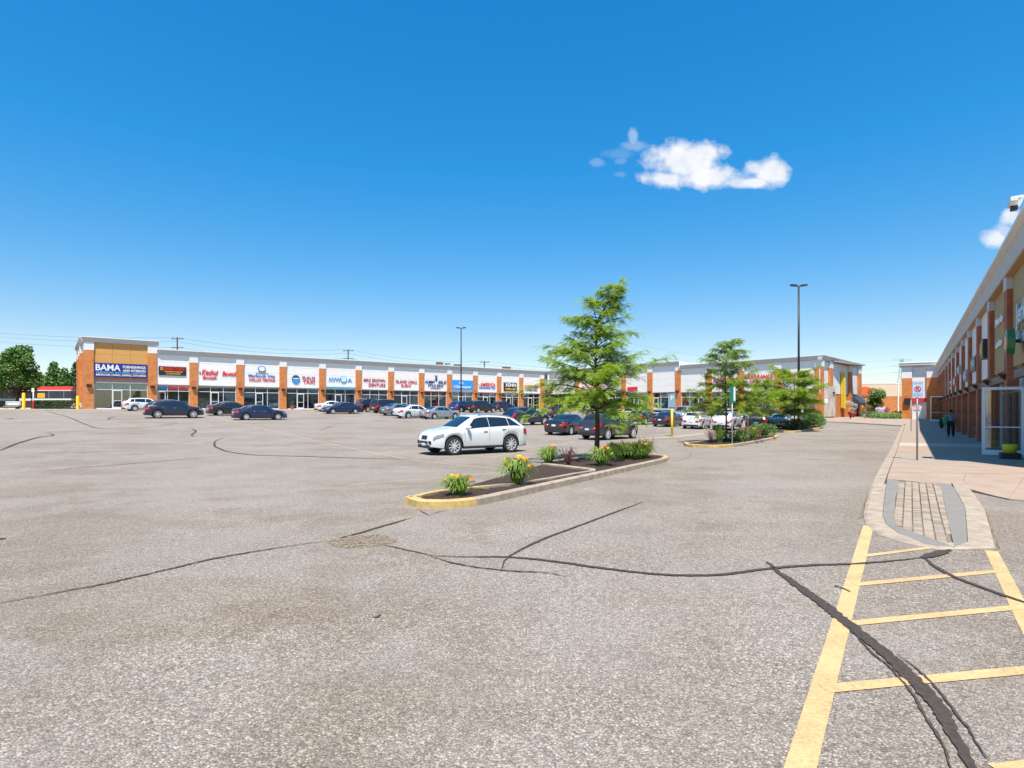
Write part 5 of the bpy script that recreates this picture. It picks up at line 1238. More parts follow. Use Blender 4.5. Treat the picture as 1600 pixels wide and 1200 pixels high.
def locust(name, base, H, prof, label, seed, lean=(0, 0), mats_=None, trunk_r=.09, n_br=46, dens=1.0, fl=.30, start=.24, top=(0, 0)):
    r = random.Random(seed); t = empty(name, base); tag(t, label, 'tree', 'young trees on the planting islands')
    tb_ = MB(); V = []; Fc = []
    def trunkp(h): 
        k = h/H; return Vector((lean[0]*k+top[0]*max(0, k-.80)/.20+.04*math.sin(k*9), lean[1]*k+.04*math.cos(k*7), h))
    hs = [H*i/10 for i in range(11)]
    tb_.path([trunkp(h) for h in hs], [trunk_r*(1-.88*i/10) for i in range(11)], 9)
    for i in range(n_br):
        k = min(.995, start+(1-start)*(max(0, i+.5+r.uniform(-1.2, 1.2))/n_br)**1.25); h = H*k
        a = i*2.4+r.uniform(-.9, .9); rad = np.interp(k, [p for p, _ in prof], [q for _, q in prof])*r.uniform(.55, 1.14)
        p0 = trunkp(h); rise = .50-.36*(1-k)+r.uniform(-.18, .34)
        pts = [p0]; n = 6
        for j in range(1, n+1):
            f = j/n; pts.append(p0+Vector((math.cos(a+.15*math.sin(f*4))*rad*f, math.sin(a+.15*math.sin(f*4))*rad*f, rad*(rise*f*1.6-.42*f*f)+.18*math.sin(i*1.7)*f)))
        br = trunk_r*.30*(1-k*.6); tb_.path(pts, [br*(1-.8*j/n)+.003 for j in range(n+1)], 5)
        nt_ = int((7+rad*11)*dens)
        for j in range(nt_):
            f = (.22+.78*(j+.5)/nt_); s_ = f*n; j0 = min(int(s_), n-1); p = pts[j0].lerp(pts[j0+1], s_-j0)
            ta = a+r.choice((-1, 1))*r.uniform(.4, 1.3); L_ = r.uniform(.12, .38)*(.6+.5*rad/2); td = Vector((math.cos(ta), math.sin(ta), r.uniform(-.25, .75))).normalized()
            pe = p+td*L_; tb_.tube(p, pe, .005, .002, 3, cap=False)
            for m_ in range(4):
                fa = ta+r.uniform(-1.2, 1.2); d_ = Vector((math.cos(fa), math.sin(fa), r.uniform(-.5, .6))).normalized()
                frond(V, Fc, p.lerp(pe, r.uniform(.3, 1)), d_, fl*r.uniform(.7, 1.2), .075*r.uniform(.8, 1.2), Vector((r.uniform(-.3, .3), r.uniform(-.3, .3), 1)))
    tb_.build('trunk', M_BARK, t, True)
    me = bpy.data.meshes.new('crown'); me.from_pydata([tuple(v) for v in V], [], Fc); me.materials.append(mats_ or LM); me.update(); link('crown', me, t)
    return t
def onisl(px, py): return gp(px, py, .11)
locust('locust_tree', onisl(932, 716), 6.25, [(.20, 1.7), (.27, 2.4), (.36, 2.65), (.46, 2.2), (.53, 1.45), (.62, 1.3), (.70, 1.2), (.80, .85), (.88, .6), (1, .12)], 'tallest and nearest young tree with layered feathery branches on the first island', 4, top=(.75, 0), trunk_r=.10, n_br=100, dens=.82, start=.26)
locust('locust_tree', onisl(1134, 690), 5.7, [(.27, 1.9), (.4, 2.3), (.55, 1.7), (.7, 1.4), (.85, .9), (1, .3)], 'second young tree, on the island with the green street sign', 9, mats_=LM2, trunk_r=.06, n_br=56, dens=1.15, start=.27, top=(.5, 0))
p = PY(1241, 50.5)
locust('locust_tree', (p[0], p[1], g(*p)+.1), 4.9, [(.26, 2.2), (.45, 2.9), (.65, 2.6), (.85, 1.9), (1, .7)], 'third young tree with a low rounded crown before the tall lamp post', 12, trunk_r=.08, n_br=62, dens=1.35, fl=.36, start=.28)
p = PY(1190, 47)
locust('locust_tree', (p[0], p[1], g(*p)+.1), 4.0, [(.3, 1.5), (.5, 2.0), (.8, 1.4), (1, .5)], 'low young tree filling the gap between the second and third trees', 21, trunk_r=.05, n_br=36, dens=1.25, fl=.34, start=.34)
def leafcloud(V, Fc, c, rx, ry, rz, n, s_, r):
    for _ in range(n):
        a, b_ = r.uniform(0, 6.283), math.acos(r.uniform(-1, 1)); k = r.uniform(.62, 1.04)
        p = Vector((c[0]+rx*k*math.sin(b_)*math.cos(a), c[1]+ry*k*math.sin(b_)*math.sin(a), c[2]+rz*k*math.cos(b_)))
        u_ = Vector((r.uniform(-1, 1), r.uniform(-1, 1), r.uniform(-.7, .7))).normalized(); v_ = u_.orthogonal().normalized(); q = s_*r.uniform(.6, 1.3)
        i = len(V); V += [p-u_*q, p-v_*q*.55, p+u_*q, p+v_*q*.55]; Fc.append((i, i+1, i+2, i+3))
def bush(name, base, clouds, mat, label, cat, group, seed, trunk=None, leaf=.08, dens=110, part='crown'):
    r = random.Random(seed); t = empty(name, base); tag(t, label, cat, group); V = []; Fc = []
    tb_ = MB()
    for (x, y, z, rx, ry, rz) in clouds:
        area = (rx*ry+rx*rz+ry*rz)*4; leafcloud(V, Fc, (x, y, z), rx, ry, rz, int(area*dens), leaf, r)
        if trunk: tb_.path([(0, 0, trunk[0]*.6), (x*.5, y*.5, z*.6), (x, y, z)], [trunk[1]*.5, trunk[1]*.3, trunk[1]*.12], 6)
    if trunk: tb_.path([(0, 0, 0), (.03, 0, trunk[0]*.5), (0, .02, trunk[0])], [trunk[1], trunk[1]*.8, trunk[1]*.6], 9)
    else:
        for (x, y, z, rx, ry, rz) in clouds[:3]: tb_.tube((x*.3, y*.3, 0), (x, y, z), .02, .01, 5)
    tb_.build('trunk' if trunk else 'stems', M_BARK, t, True)
    me = bpy.data.meshes.new(part); me.from_pydata([tuple(v) for v in V], [], Fc); me.materials.append(mat); me.update(); link(part, me, t); return t
def clump(seed, R0, H0, n, rmin, rmax, z0=0, taper=.5):
    r = random.Random(seed); out = []
    for i in range(n):
        z = z0+H0*(i+.5)/n; k = 1-taper*((i+.5)/n); a = r.uniform(0, 6.28); d_ = R0*k*math.sqrt(r.random())*.8; q = r.uniform(rmin, rmax)*(.6+.4*k)
        out.append((d_*math.cos(a), d_*math.sin(a), z, q, q, q*.8))
    return out
def far(px, Y, dz=0): p = PY(px, Y); return (p[0], p[1], g(*p)+dz)
bush('maple_tree', far(27, 76), clump(3, 2.7, 5.0, 26, .95, 1.4, 3.1, .45), LMAP, 'large round leafy tree at the left edge before the red tram', 'tree', 'trees at the left edge', 3, (3.0, .22), .17, 26)
bush('maple_tree', far(-22, 80), clump(5, 3.0, 4.2, 18, 1.0, 1.4, 3.0, .45), LMAP, 'leafy tree cut off by the left edge of the picture', 'tree', 'trees at the left edge', 5, (3, .22), .17, 26)
bush('spruce_tree', far(84, 100), [(0, 0, 1.6+i*.78, 2.6*(1-i/9.5)+.2, 2.6*(1-i/9.5)+.2, .62) for i in range(9)], LMAP, 'cone shaped evergreen behind the red tram', 'tree', 'trees at the left edge', 6, (7, .16), .2, 34)
bush('spruce_tree', far(101, 96), [(0, 0, 1.6+i*.7, 2.0*(1-i/8.5)+.2, 2.0*(1-i/8.5)+.2, .6) for i in range(8)], LMAP, 'lighter green evergreen beside the corner block', 'tree', 'trees at the left edge', 7, (6, .16), .2, 34)
bush('spruce_tree', far(119, 100), [(0, 0, 1.5+i*.78, 2.2*(1-i/9.5)+.2, 2.2*(1-i/9.5)+.2, .62) for i in range(9)], LDARK, 'dark evergreen partly behind the corner block', 'tree', 'trees at the left edge', 8, (7, .16), .2, 34)
bush('small_tree', far(856, 95), clump(8, 1.0, 2.5, 9, .55, .8, 1.4, .3), LBR, 'small bronze leaved tree before the far end of the long row', 'tree', None, 8, (1.8, .08), .12, 40)
p_ = far(1367, 84); bush('small_tree', p_, clump(13, 1.4, 2.3, 11, .7, 1.0, 1.7, .35), LMAP, 'small dense tree at the far end of the drive before the beige store', 'tree', None, 13, (1.8, .12), .11, 50)
def low(nm, px, Y, cl, mt, lab, cat='shrub', grp='shrubs at the far end of the drive', seed=1, leaf=.08, dens=90): return bush(nm, far(px, Y, .1), cl, mt, lab, cat, grp, seed, None, leaf, dens, 'foliage')
LJUN = leaf_mat('juniper', (.09, .19, .02), (.20, .34, .05), 2, .2)
low('low_shrub', 1385, 77, [(x, 0, .4, .7, .6, .5) for x in (-1.4, -.7, 0, .7, 1.3)], LJUN, 'broad bright green spreading shrub at the far end of the drive')
low('low_shrub', 1360, 79, [(x, 0, .5, .6, .5, .5) for x in (-.7, 0, .6)], LDARK, 'dark green shrub left of the spreading one', seed=2)
low('low_shrub', 1405, 80, [(x, 0, .55, .6, .5, .55) for x in (-.6, 0, .6)], LDARK, 'dark shrub right of the spreading one', seed=3)
low('clipped_hedge', 1359, 95, [(x, 0, .9, .6, .6, .6) for x in (-1.5, -.7, 0, .7, 1.5)], LDARK, 'clipped hedge behind the small dense tree', seed=4)
low('flowering_shrub', 1379, 82, [(x, 0, 1.0+abs(x)*.3, .45, .45, .45) for x in (-.5, 0, .5)], P('blossom', (.62, .52, .66), .7, var=.3, scale=4), 'shrub covered in pale lilac white blossom beside the spreading shrub', seed=5)
hg = empty('clipped_hedge', far(85, 74.5)); tag(hg, 'long low clipped hedge before the red tram', 'hedge')
V = []; Fc = []; r = random.Random(2)
for i in range(5200):
    x = r.uniform(-2.75, 2.75); k = r.random(); y, z = (r.uniform(-.3, .3), 1.2) if k < .3 else ((-.32, r.uniform(0, 1.2)) if k < .7 else (.32, r.uniform(0, 1.2)))
    p = Vector((x, y+r.uniform(-.06, .06), z+r.uniform(-.06, .06))); u_ = Vector((r.uniform(-1, 1), r.uniform(-1, 1), r.uniform(-1, 1))).normalized(); v_ = u_.orthogonal().normalized(); q = .08; n = len(V); V += [p-u_*q, p-v_*q*.6, p+u_*q, p+v_*q*.6]; Fc.append((n, n+1, n+2, n+3))
me = bpy.data.meshes.new('foliage'); me.from_pydata([tuple(v) for v in V], [], Fc); me.materials.append(LHEDGE); link('foliage', me, hg)
q = MB(); q.box(-2.7, 2.7, -.27, .27, 0, 1.13); q.build('branches', P('hedge_core', (.03, .03, .015), 1), hg)
hg.rotation_euler.z = 0
# green verge beside the lot
q = MB(); q.grid(lambda i, j: (lambda p: (p[0], p[1], g(*p)+.06))((-95+i*35, 76.2+j*30)), 12, 10)
tag(q.build('grass_verge', P('verge_green', (.14, .17, .05), 1, var=.3, scale=2)), 'strip of grass beyond the left edge of the lot', kind='structure')

# daylilies
FL_ME = []
for k, c in enumerate([(.88, .38, .02), (.90, .62, .04)]):
    q = MB()
    for i in range(6):
        a = i*math.pi/3; ca, sa = math.cos(a), math.sin(a); nx_, ny_ = -sa, ca
        q.quad((0, 0, 0), (ca*.03+nx_*.02, sa*.03+ny_*.02, .035), (ca*.075, sa*.075, .04), (ca*.03-nx_*.02, sa*.03-ny_*.02, .035))
    FL_ME.append(q.mesh('flower', P('petal%d' % k, c, .6)))
def lily(px, py, h, rad, nf, label, seed, yellow=.4, red=False):
    base = gp(px, py, .10); r = random.Random(seed); t = empty('daylily', base); tag(t, label, 'plant', 'plants on the planting islands')
    q = MB()
    for i in range(210):
        a = r.uniform(0, 6.283); L_ = r.uniform(.6, 1.15)*rad; hh = h*r.uniform(.4, 1.0); w = r.uniform(.012, .024); ca, sa = math.cos(a), math.sin(a); pr = None
        x0, y0 = r.uniform(-.1, .1), r.uniform(-.1, .1)
        for j in range(6):
            f = j/5; x = x0+ca*L_*f; y = y0+sa*L_*f; z = hh*(2.2*f-1.75*f*f)*1.45; ww = w*(1-f*.85)
            cur_ = ((x-sa*ww, y+ca*ww, z), (x+sa*ww, y-ca*ww, z+.004))
            if pr: q.quad(pr[0], pr[1], cur_[1], cur_[0])
            pr = cur_
    q.build('leaves', LBLADE, t)
    st_ = MB(); heads = []
    for i in range(nf):
        a = r.uniform(0, 6.283); d_ = rad*r.uniform(.1, .75); x, y, z = math.cos(a)*d_, math.sin(a)*d_, h*r.uniform(.62, 1.02)
        st_.path([(x*.2, y*.2, 0), (x*.6, y*.6, z*.6), (x, y, z)], [.006, .005, .004], 4); heads.append((x, y, z, a))
    st_.build('stems', LBLADE, t)
    for (x, y, z, a) in heads:
        k = 1 if r.random() < yellow else 0
        for m_ in range(2): f = link('flower', FL_ME[k], t, (x+r.uniform(-.03, .03), y+r.uniform(-.03, .03), z+r.uniform(-.03, .03)), (r.uniform(-.9, .9), r.uniform(-.9, .9), a)); f.scale = (.85,)*3
    return t
lily(716, 775, .42, .36, 6, 'small daylily clump nearest the yellow island nose', 1, .6)
lily(808, 757, .62, .50, 17, 'largest daylily clump with many orange blooms on the narrow part of the first island', 2)
lily(857, 725, .60, .42, 8, 'daylily clump left of the dark red shrub', 3)
lily(941, 728, .60, .55, 12, 'daylily clump at the foot of the nearest tree', 4)
lily(968, 718, .62, .50, 5, 'daylily clump right behind the tree foot with few blooms', 5)
lily(978, 716, .55, .5, 5, 'low daylily clump wedged between two fuller ones', 15)
lily(997, 718, .5, .45, 6, 'small daylily clump near the right tip of the first island', 16)
lily(988, 718, .62, .50, 9, 'daylily clump with orange red blooms in the right half of the first island', 6, .1)
lily(1006, 716, .60, .48, 9, 'daylily clump with yellow blooms nearest the right tip of the first island', 7, .9)
def redshrub(px, py, h, rad, label, seed):
    base = gp(px, py, .10); r = random.Random(seed); t = empty('barberry_shrub', base); tag(t, label, 'plant', 'plants on the planting islands'); q = MB(); V = []; Fc = []
    for i in range(46):
        a = r.uniform(0, 6.283); d_ = rad*r.uniform(.2, 1); hh = h*r.uniform(.6, 1.15); tip_ = Vector((math.cos(a)*d_, math.sin(a)*d_, hh)); q.tube((0, 0, 0), tip_, .006, .002, 4)
        for j in range(16): leafcloud(V, Fc, tip_*r.uniform(.3, 1), .03, .03, .03, 1, .024, r)
    q.build('stems', M_BARK, t); me = bpy.data.meshes.new('leaves'); me.from_pydata([tuple(v) for v in V], [], Fc); me.materials.append(LRED); link('leaves', me, t)
redshrub(888, 727, .52, .34, 'dark red twiggy shrub between two daylily clumps on the first island', 1)
redshrub(1010, 711, .62, .4, 'dark red twiggy shrub behind the yellow daylilies at the right tip', 3)
redshrub(958, 713, .5, .36, 'dark red twiggy shrub behind the tree foot daylilies', 4)
redshrub(1111, 693, .75, .45, 'dark red twiggy shrub on the second island', 2)
lily(1124, 692, 1.0, .35, 12, 'yellow flowering plant beside the tree trunk on the second island', 11, 1)
def gshrub(px, py, n, h, w, lab, seed, mt=None):
    b = gp(px, py, .1); r = random.Random(seed); cl = [(r.uniform(-w, w), r.uniform(-w*.4, w*.4), h*r.uniform(.35, .6), h*.5, h*.5, h*.42) for _ in range(n)]
    bush('leafy_shrub', b, cl, mt or LMAP, lab, 'shrub', 'shrubs on the far islands', seed, None, .055, 150, 'foliage')
gshrub(1150, 690, 5, .75, .6, 'green leafy shrub right of the street sign on the second island', 31)
gshrub(1170, 686, 4, .8, .5, 'low green shrub in the middle of the second island', 32, LBR)
gshrub(1190, 684, 5, .95, .6, 'bright green shrub at the right end of the second island', 33)
gshrub(1246, 671, 5, 1.0, .9, 'green shrub at the front of the far island', 34)
gshrub(1262, 668, 6, 1.5, 1.0, 'tall green shrub at the right of the far island', 35)
gshrub(1276, 667, 4, .9, .8, 'low bright shrub at the right tip of the far island', 36, LJUN)
lily(1176, 687, .8, .3, 9, 'pale flowering plant in the middle of the second island', 12, .5)

def weeds():
    r = random.Random(8); q = MB()
    segs = [((1345, 812), (1356, 775), 60), ((1356, 775), (1384, 722), 50), ((1540, 800), (1562, 862), 60), ((1506, 764), (1524, 778), 30), ((520, 847), (600, 838), 36)]
    for a, b_, n in segs:
        for i in range(n*3):
            t = r.random(); p = gp(a[0]+(b_[0]-a[0])*t+r.uniform(-2.5, 2), a[1]+(b_[1]-a[1])*t); an = r.uniform(0, 6.28); h = r.uniform(.008, .035); w = r.uniform(.002, .005); dx, dy = math.cos(an), math.sin(an)
            q.quad((p[0]-dy*w, p[1]+dx*w, p[2]), (p[0]+dy*w, p[1]-dx*w, p[2]), (p[0]+dx*h*.8, p[1]+dy*h*.8, p[2]+h))
    tag(q.build('dry_weeds', leaf_mat('dry_weed', (.16, .11, .035), (.22, .20, .06), 12, .2)), 'dry brown weeds growing in the joint along the kerbs', 'weeds', kind='stuff')
weeds()
# ------------------------------------------------------------ lamp posts, signs, posts
def lamp(px, Y, H, label, base_z=None, base=True):
    x, y = PY(px, Y); z = g(x, y) if base_z is None else base_z; t = empty('lamp_post', (x, y, z)); tag(t, label, 'lamp post', 'lamp posts in the parking lot')
    q = MB(); q.lathe([(0, 0), (.30, 0), (.30, .75), (.27, .80), (0, .80)], 16); q.build('base', M_CONC, t)
    q = MB(); q.tube((0, 0, .8), (0, 0, H), .115, .075, 10); q.build('pole', M_BLACK, t, True)
    for s_ in (-1, 1):
        q = MB(); q.path([(0, 0, H-.15), (s_*.12, 0, H-.03), (s_*.2, 0, H)], [.05, .045, .04], 6); arm = q.build('arm', M_BLACK, t)
        q = MB(); M_ = Matrix.Translation((s_*.45, 0, H+.04)) @ Matrix.Rotation(-s_*.10, 4, 'Y'); q.box(-.27, .27, -.17, .17, -.06, .07, M_); hd = q.build('lamp_head', M_BLACK, t)
    return t
lamp(1248, 51.4, 12.9, 'tall black lamp post with twin heads on the far planting island')
lamp(720.5, 86.5, 12.6, 'slimmer looking black lamp post before the long row of shops')
def post_sign(name, pos, H, w, h, face, label, pole=M_STEEL, rz=0., extra=None, pr=.03, items=(), cat='sign', group=None):
    t = empty(name, (pos[0], pos[1], pos[2]), rz); tag(t, label, cat, group)
    q = MB(); q.tube((0, 0, -.05), (0, 0, H-.02), pr, pr, 8); q.build('pole', pole, t, True)
    q = MB(); q.box(-w/2, w/2, -pr-.012, -pr-.004, H-h, H); bm_ = q.build('panel', face, t)
    for it in items:
        if it[0] == 'RING':
            rr = MB(); rr.lathe([(it[3]*.72, -.004), (it[3], -.004), (it[3], 0)], 24, axis='y', c=(it[1], 0, it[2])); rr.build('emblem', it[4], t, loc=(0, -pr-.013, 0))
            rr = MB(); rr.box(-it[3]*.85, it[3]*.85, -.004, -.001, -.018, .018, Matrix.Translation((it[1], 0, it[2])) @ Matrix.Rotation(R(45), 4, 'Y')); rr.build('emblem', it[4], t, loc=(0, -pr-.0145, 0))
        elif it[0] == 'BOX': rr = MB(); rr.box(it[1]-it[3]/2, it[1]+it[3]/2, -.003, 0, it[2]-it[4]/2, it[2]+it[4]/2); rr.build('stripe', it[5], t, loc=(0, -pr-.013, 0))
        else: link('lettering', text_mesh(it[0], it[5], it[3], it[4], .002, bold=.01), t, (it[1], -pr-.015, it[2]))
    return t
GN = 'no parking signs on the right sidewalk'
px_, py_ = 1433, 719
b = gp(px_, py_, .12)
lookz = math.atan2(b[1], b[0])-math.pi/2
post_sign('no_parking_sign', b, 2.62, .31, .53, P('sign_pale_blue', (.46, .56, .66), .5), 'nearest no parking sign on a grey post at the sidewalk edge', rz=lookz*.35, group=GN,
   items=[('TOW AWAY', 0, 2.55, .24, .045, M_BLUE), ('RING', 0, 2.37, .105, P('ring_red', (.45, .04, .06), .5)), ('P', 0, 2.37, .07, .11, M_BLACK), ('FIRE ROUTE', 0, 2.21, .25, .035, M_BLUE), ('NO STOPPING', 0, 2.15, .25, .035, M_BLUE), ('BOX', 0, 2.615, .30, .008, M_BLUE), ('BOX', 0, 2.095, .30, .008, M_BLUE), ('BOX', -.150, 2.355, .008, .5, M_BLUE), ('BOX', .150, 2.355, .008, .5, M_BLUE)])
b = gp(1423.5, 674, .12)
post_sign('no_parking_sign', b, 2.62, .30, .45, P('sign_back_tan', (.45, .25, .12), .6), 'second sign post along the sidewalk, its panel turned edge on', rz=1.35, group=GN)
b = gp(1050, 682)
t = post_sign('accessible_parking_sign', b, 2.95, .42, .95, P('sign_blue_grey', (.22, .36, .45), .5), 'blue grey parking sign on a post in a bright yellow sleeve', group='signs between the parked cars', items=[('P', 0, 2.65, .2, .28, M_SIGNW)])
q = MB(); q.tube((0, 0, -.02), (0, 0, 1.9), .08, .08, 14); q.build('yellow_sleeve', M_YEL, t, True)
b = gp(1144, 695, .1)
post_sign('street_sign', b, 3.0, .42, .85, M_GREEN, 'green sign panel on a pale post on the second island', P('post_pale', (.55, .58, .58), .4), rz=.5, group='signs between the parked cars', items=[('BOX', .12, 2.6, .14, .7, M_SIGNW)])
b = gp(1168.5, 690, .1)
post_sign('short_marker_post', b, 1.5, .1, .2, M_SIGNW, 'short pale marker post among the shrubs of the second island', P('post_pale', (.55, .58, .58), .4), group='signs between the parked cars')
b = far(1290.5, 71, .12)
post_sign('wall_side_sign', b, 2.5, .45, .5, M_SIGNW, 'white panel sign on a thin post before the blue grey service door', P('post_pale', (.55, .58, .58), .4))
b = far(1353, 76, .12)
post_sign('thin_post_sign', b, 2.7, .3, .4, P('sign_back_tan', (.45, .25, .12), .6), 'thin post with a small tan panel at the far plaza')
b = far(1329, 74, .12)
q = MB(); q.tube((0, 0, 0), (0, 0, 1.05), .07, .07, 10); q.sphere((0, 0, 1.05), .07); tag(q.build('bollard', M_BLACK, None, True, loc=b), 'short black bollard by the end wall of the cross wing', 'bollard')
# white box and post by third island
b = far(1246, 53, 0); q = empty('utility_cabinet', b); tag(q, 'white utility cabinet behind the shrubs of the far island', 'cabinet'); w_ = MB(); w_.box(-.5, .5, -.25, .25, 0, .95); w_.build('case', M_SIGNW, q); w_ = MB(); w_.box(-.54, .54, -.29, .29, .955, 1.0); w_.build('lid', M_SIGNW, q)
b = far(1254, 56, 0); q = MB(); q.tube((0, 0, 0), (0, 0, 2.2), .12, .12, 10); q.sphere((0, 0, 2.2), .12); tag(q.build('bollard', M_SIGNW, None, True, loc=b), 'tall white post right of the white cabinet', 'bollard')
# decorated planter at the end wall
bpy.context.view_layer.update()
pp_ = side.matrix_world @ Vector((yx+.9, -.9, 0)); z_ = g(pp_.x, pp_.y)+.12
t = empty('flower_planter', (pp_.x, pp_.y, z_)); tag(t, 'red urn planter with black and white foliage below the yellow sign strip', 'planter')
q = MB(); q.lathe([(0, 0), (.3, 0), (.5, .55), (.55, .8), (.45, .8), (0, .75)], 14); q.build('urn', P('urn_red', (.4, .06, .03), .6), t, True)
V = []; Fc = []; r = random.Random(4)
for i in range(6): leafcloud(V, Fc, (r.uniform(-.4, .4), r.uniform(-.3, .3), 1.1+i*.2), .4, .35, .3, 60, .09, r)
me = bpy.data.meshes.new('foliage'); me.from_pydata([tuple(v) for v in V], [], Fc); me.materials.append(P('bw_leaf', (.35, .36, .33), .7, var=1, scale=5, dark=(.01, .012, .01))); link('foliage', me, t)
# left edge furniture
def bollard(px, Y, H, rr, lab):
    b = far(px, Y); t = empty('yellow_bollard', b); tag(t, lab, 'bollard', 'yellow bollards at the far left')
    q = MB(); q.lathe([(rr, 0), (rr, H-.1), (rr*.8, H-.03), (0, H)], 16); q.build('post', M_YEL, t, True); q = MB(); q.lathe([(rr*2.1, -.02), (rr*2.1, .04), (rr, .05)], 16); q.build('footing', M_KERBY, t)
bollard(37, 70, 2.1, .17, 'left yellow bollard standing on a yellow footing')
bollard(121.5, 70.5, 1.75, .17, 'right yellow bollard at the corner of the brick block')
b = far(52, 73.5); t = post_sign('banded_post', b, 2.8, .32, .5, M_SIGNW, 'red and white banded post with a small white sign before the hedge', M_SIGNW, pr=.055); q = MB(); q.tube((0, 0, 0), (0, 0, 1.15), .08, .08, 10); q.build('red_band', M_RED, t)
def bicycle(b, rz, lab):
    t = empty('bicycle', b, rz); tag(t, lab, 'bicycle')
    for x in (-.52, .52):
        w = empty('wheel', (x, 0, .34), 0, t); q = MB()
        for i in range(20):
            a0, a1 = 2*math.pi*i/20, 2*math.pi*(i+1)/20; q.tube((.33*math.cos(a0), 0, .33*math.sin(a0)), (.33*math.cos(a1), 0, .33*math.sin(a1)), .022, n=5, cap=False)
        q.build('tyre', M_TYRE, w); q = MB()
        for i in range(8): a0 = math.pi*i/4; q.tube((0, 0, 0), (.32*math.cos(a0), 0, .32*math.sin(a0)), .004, n=3)
        q.build('spokes', M_STEEL, w)
    q = MB()
    for a, c in (((-.52, 0, .34), (-.1, 0, .32)), ((-.52, 0, .34), (-.2, 0, .82)), ((-.1, 0, .32), (-.22, 0, .92)), ((-.1, 0, .32), (.4, 0, .85)), ((-.2, 0, .82), (.38, 0, .9)), ((.52, 0, .34), (.37, 0, 1.0))): q.tube(a, c, .02, n=6)
    q.build('frame', M_SIGNW, t); q = MB(); q.sphere((-.24, 0, .95), .14, .06, .04); q.build('saddle', M_BLACK, t); q = MB(); q.tube((.37, -.28, 1.02), (.37, .28, 1.02), .016, n=6); q.build('handlebar', M_BLACK, t)
bicycle(far(126, 71.5), 2.6, 'white framed bicycle leaning behind the right yellow bollard')
bicycle(far(119, 72.2), .9, 'second bicycle left of the right yellow bollard')
# bench frame at left edge
b = far(19, 73); t = empty('park_bench', b, .15); tag(t, 'white slatted bench on dark legs near the left edge', 'bench')
for k in range(3): q = MB(); q.box(-.85, .85, .16, .2, .62+k*.18, .74+k*.18); q.build('backrest_slat', M_SIGNW, t)
for k in range(3): q = MB(); q.box(-.85, .85, -.3+k*.15, -.18+k*.15, .46, .5); q.build('seat_slat', M_SIGNW, t)
for s_ in (-1, 1): q = MB(); q.path([(s_*.75, -.35, 0), (s_*.7, -.2, .46)], [.03, .03]); q.path([(s_*.78, .3, 0), (s_*.7, .15, .46), (s_*.7, .2, 1.1)], [.03, .03, .03]); q.build('leg', M_BLACK, t)
# tram behind the hedge
tx = PY(60, 84); t = empty('tram', (tx[0], tx[1], g(*tx)), R(-2)); tag(t, 'red roofed tram with a white stripe and dark windows passing behind the hedge', 'tram')
M_TR = P('tram_red', (.62, .03, .02), .35, coat=.5)
for k in range(4):
    x0, x1 = -17.5+k*5.9, -11.75+k*5.9
    q = MB(); q.box(x0, x1, -1.25, 1.25, .35, 1.35); q.build('lower_body', P('tram_lower', (.10, .03, .03), .4), t)
    q = MB(); q.box(x0, x1, -1.27, 1.27, 1.36, 1.66); q.build('white_stripe', M_SIGNW, t)
    q = MB(); q.box(x0, x1, -1.24, 1.24, 1.665, 2.75); wn = q.build('window_band', P('tram_glass', (.02, .035, .06), .1), t)
    for j in range(5): q = MB(); q.box(x0+.2+j*1.1, x0+.32+j*1.1, -1.26, -1.245, 1.67, 2.74); q.build('mullion', M_DARKF if j % 2 else M_STEEL, t)
    q = MB(); q.box(x0, x1, -1.27, 1.27, 2.755, 2.87); q.build('white_stripe', M_SIGNW, t)
    q = MB(); q.v = [(x0, -1.27, 2.875), (x1, -1.27, 2.875), (x1, -.9, 3.4), (x0, -.9, 3.4), (x0, 1.27, 2.875), (x1, 1.27, 2.875), (x1, .9, 3.4), (x0, .9, 3.4)]; q.f = [(0, 1, 2, 3), (3, 2, 6, 7), (7, 6, 5, 4), (0, 3, 7, 4), (1, 5, 6, 2), (0, 4, 5, 1)]; q.mi = [0]*6; q.build('roof', M_TR, t)
q = MB(); q.box(1.0, 2.1, -1.3, -1.26, 1.75, 2.45); q.build('side_advert', M_GOLD, t)
# yellow kerb blocks at strip
for k, (px, u, lab) in enumerate(((203, 81.4, 'yellow kerb end left of the white coupe at the shops'), (485, 81.4, 'yellow kerb end left of the white sedan at the shops'))):
    x, y = PU(px, u); q = MB(); q.box(-1.0, 1.0, -.5, .5, -.1, .14); o = q.build('yellow_kerb_end', M_KERBY, None, loc=(x, y, g(x, y)), rot=(0, 0, math.atan2(D.y, D.x))); tag(o, lab, 'kerb', 'yellow kerb ends at the shops')
# strip-front potted plants and people-size posts
for k, (v_, lab) in enumerate(((27.35, 'red flower pot by the pillar under the round logo sign'),)):
    x, y = U(85.2, v_); bb = (x, y, g(x, y)+.13); t = empty('flower_pot', bb); tag(t, lab, 'planter'); q = MB(); q.lathe([(0, 0), (.2, 0), (.28, .5), (0, .48)], 12); q.build('pot', P('pot_red', (.5, .05, .03), .6), t)
    V = []; Fc = []; leafcloud(V, Fc, (0, 0, .85), .3, .3, .4, 120, .08, random.Random(1)); me = bpy.data.meshes.new('foliage'); me.from_pydata([tuple(v) for v in V], [], Fc); me.materials.append(LDARK); link('foliage', me, t)
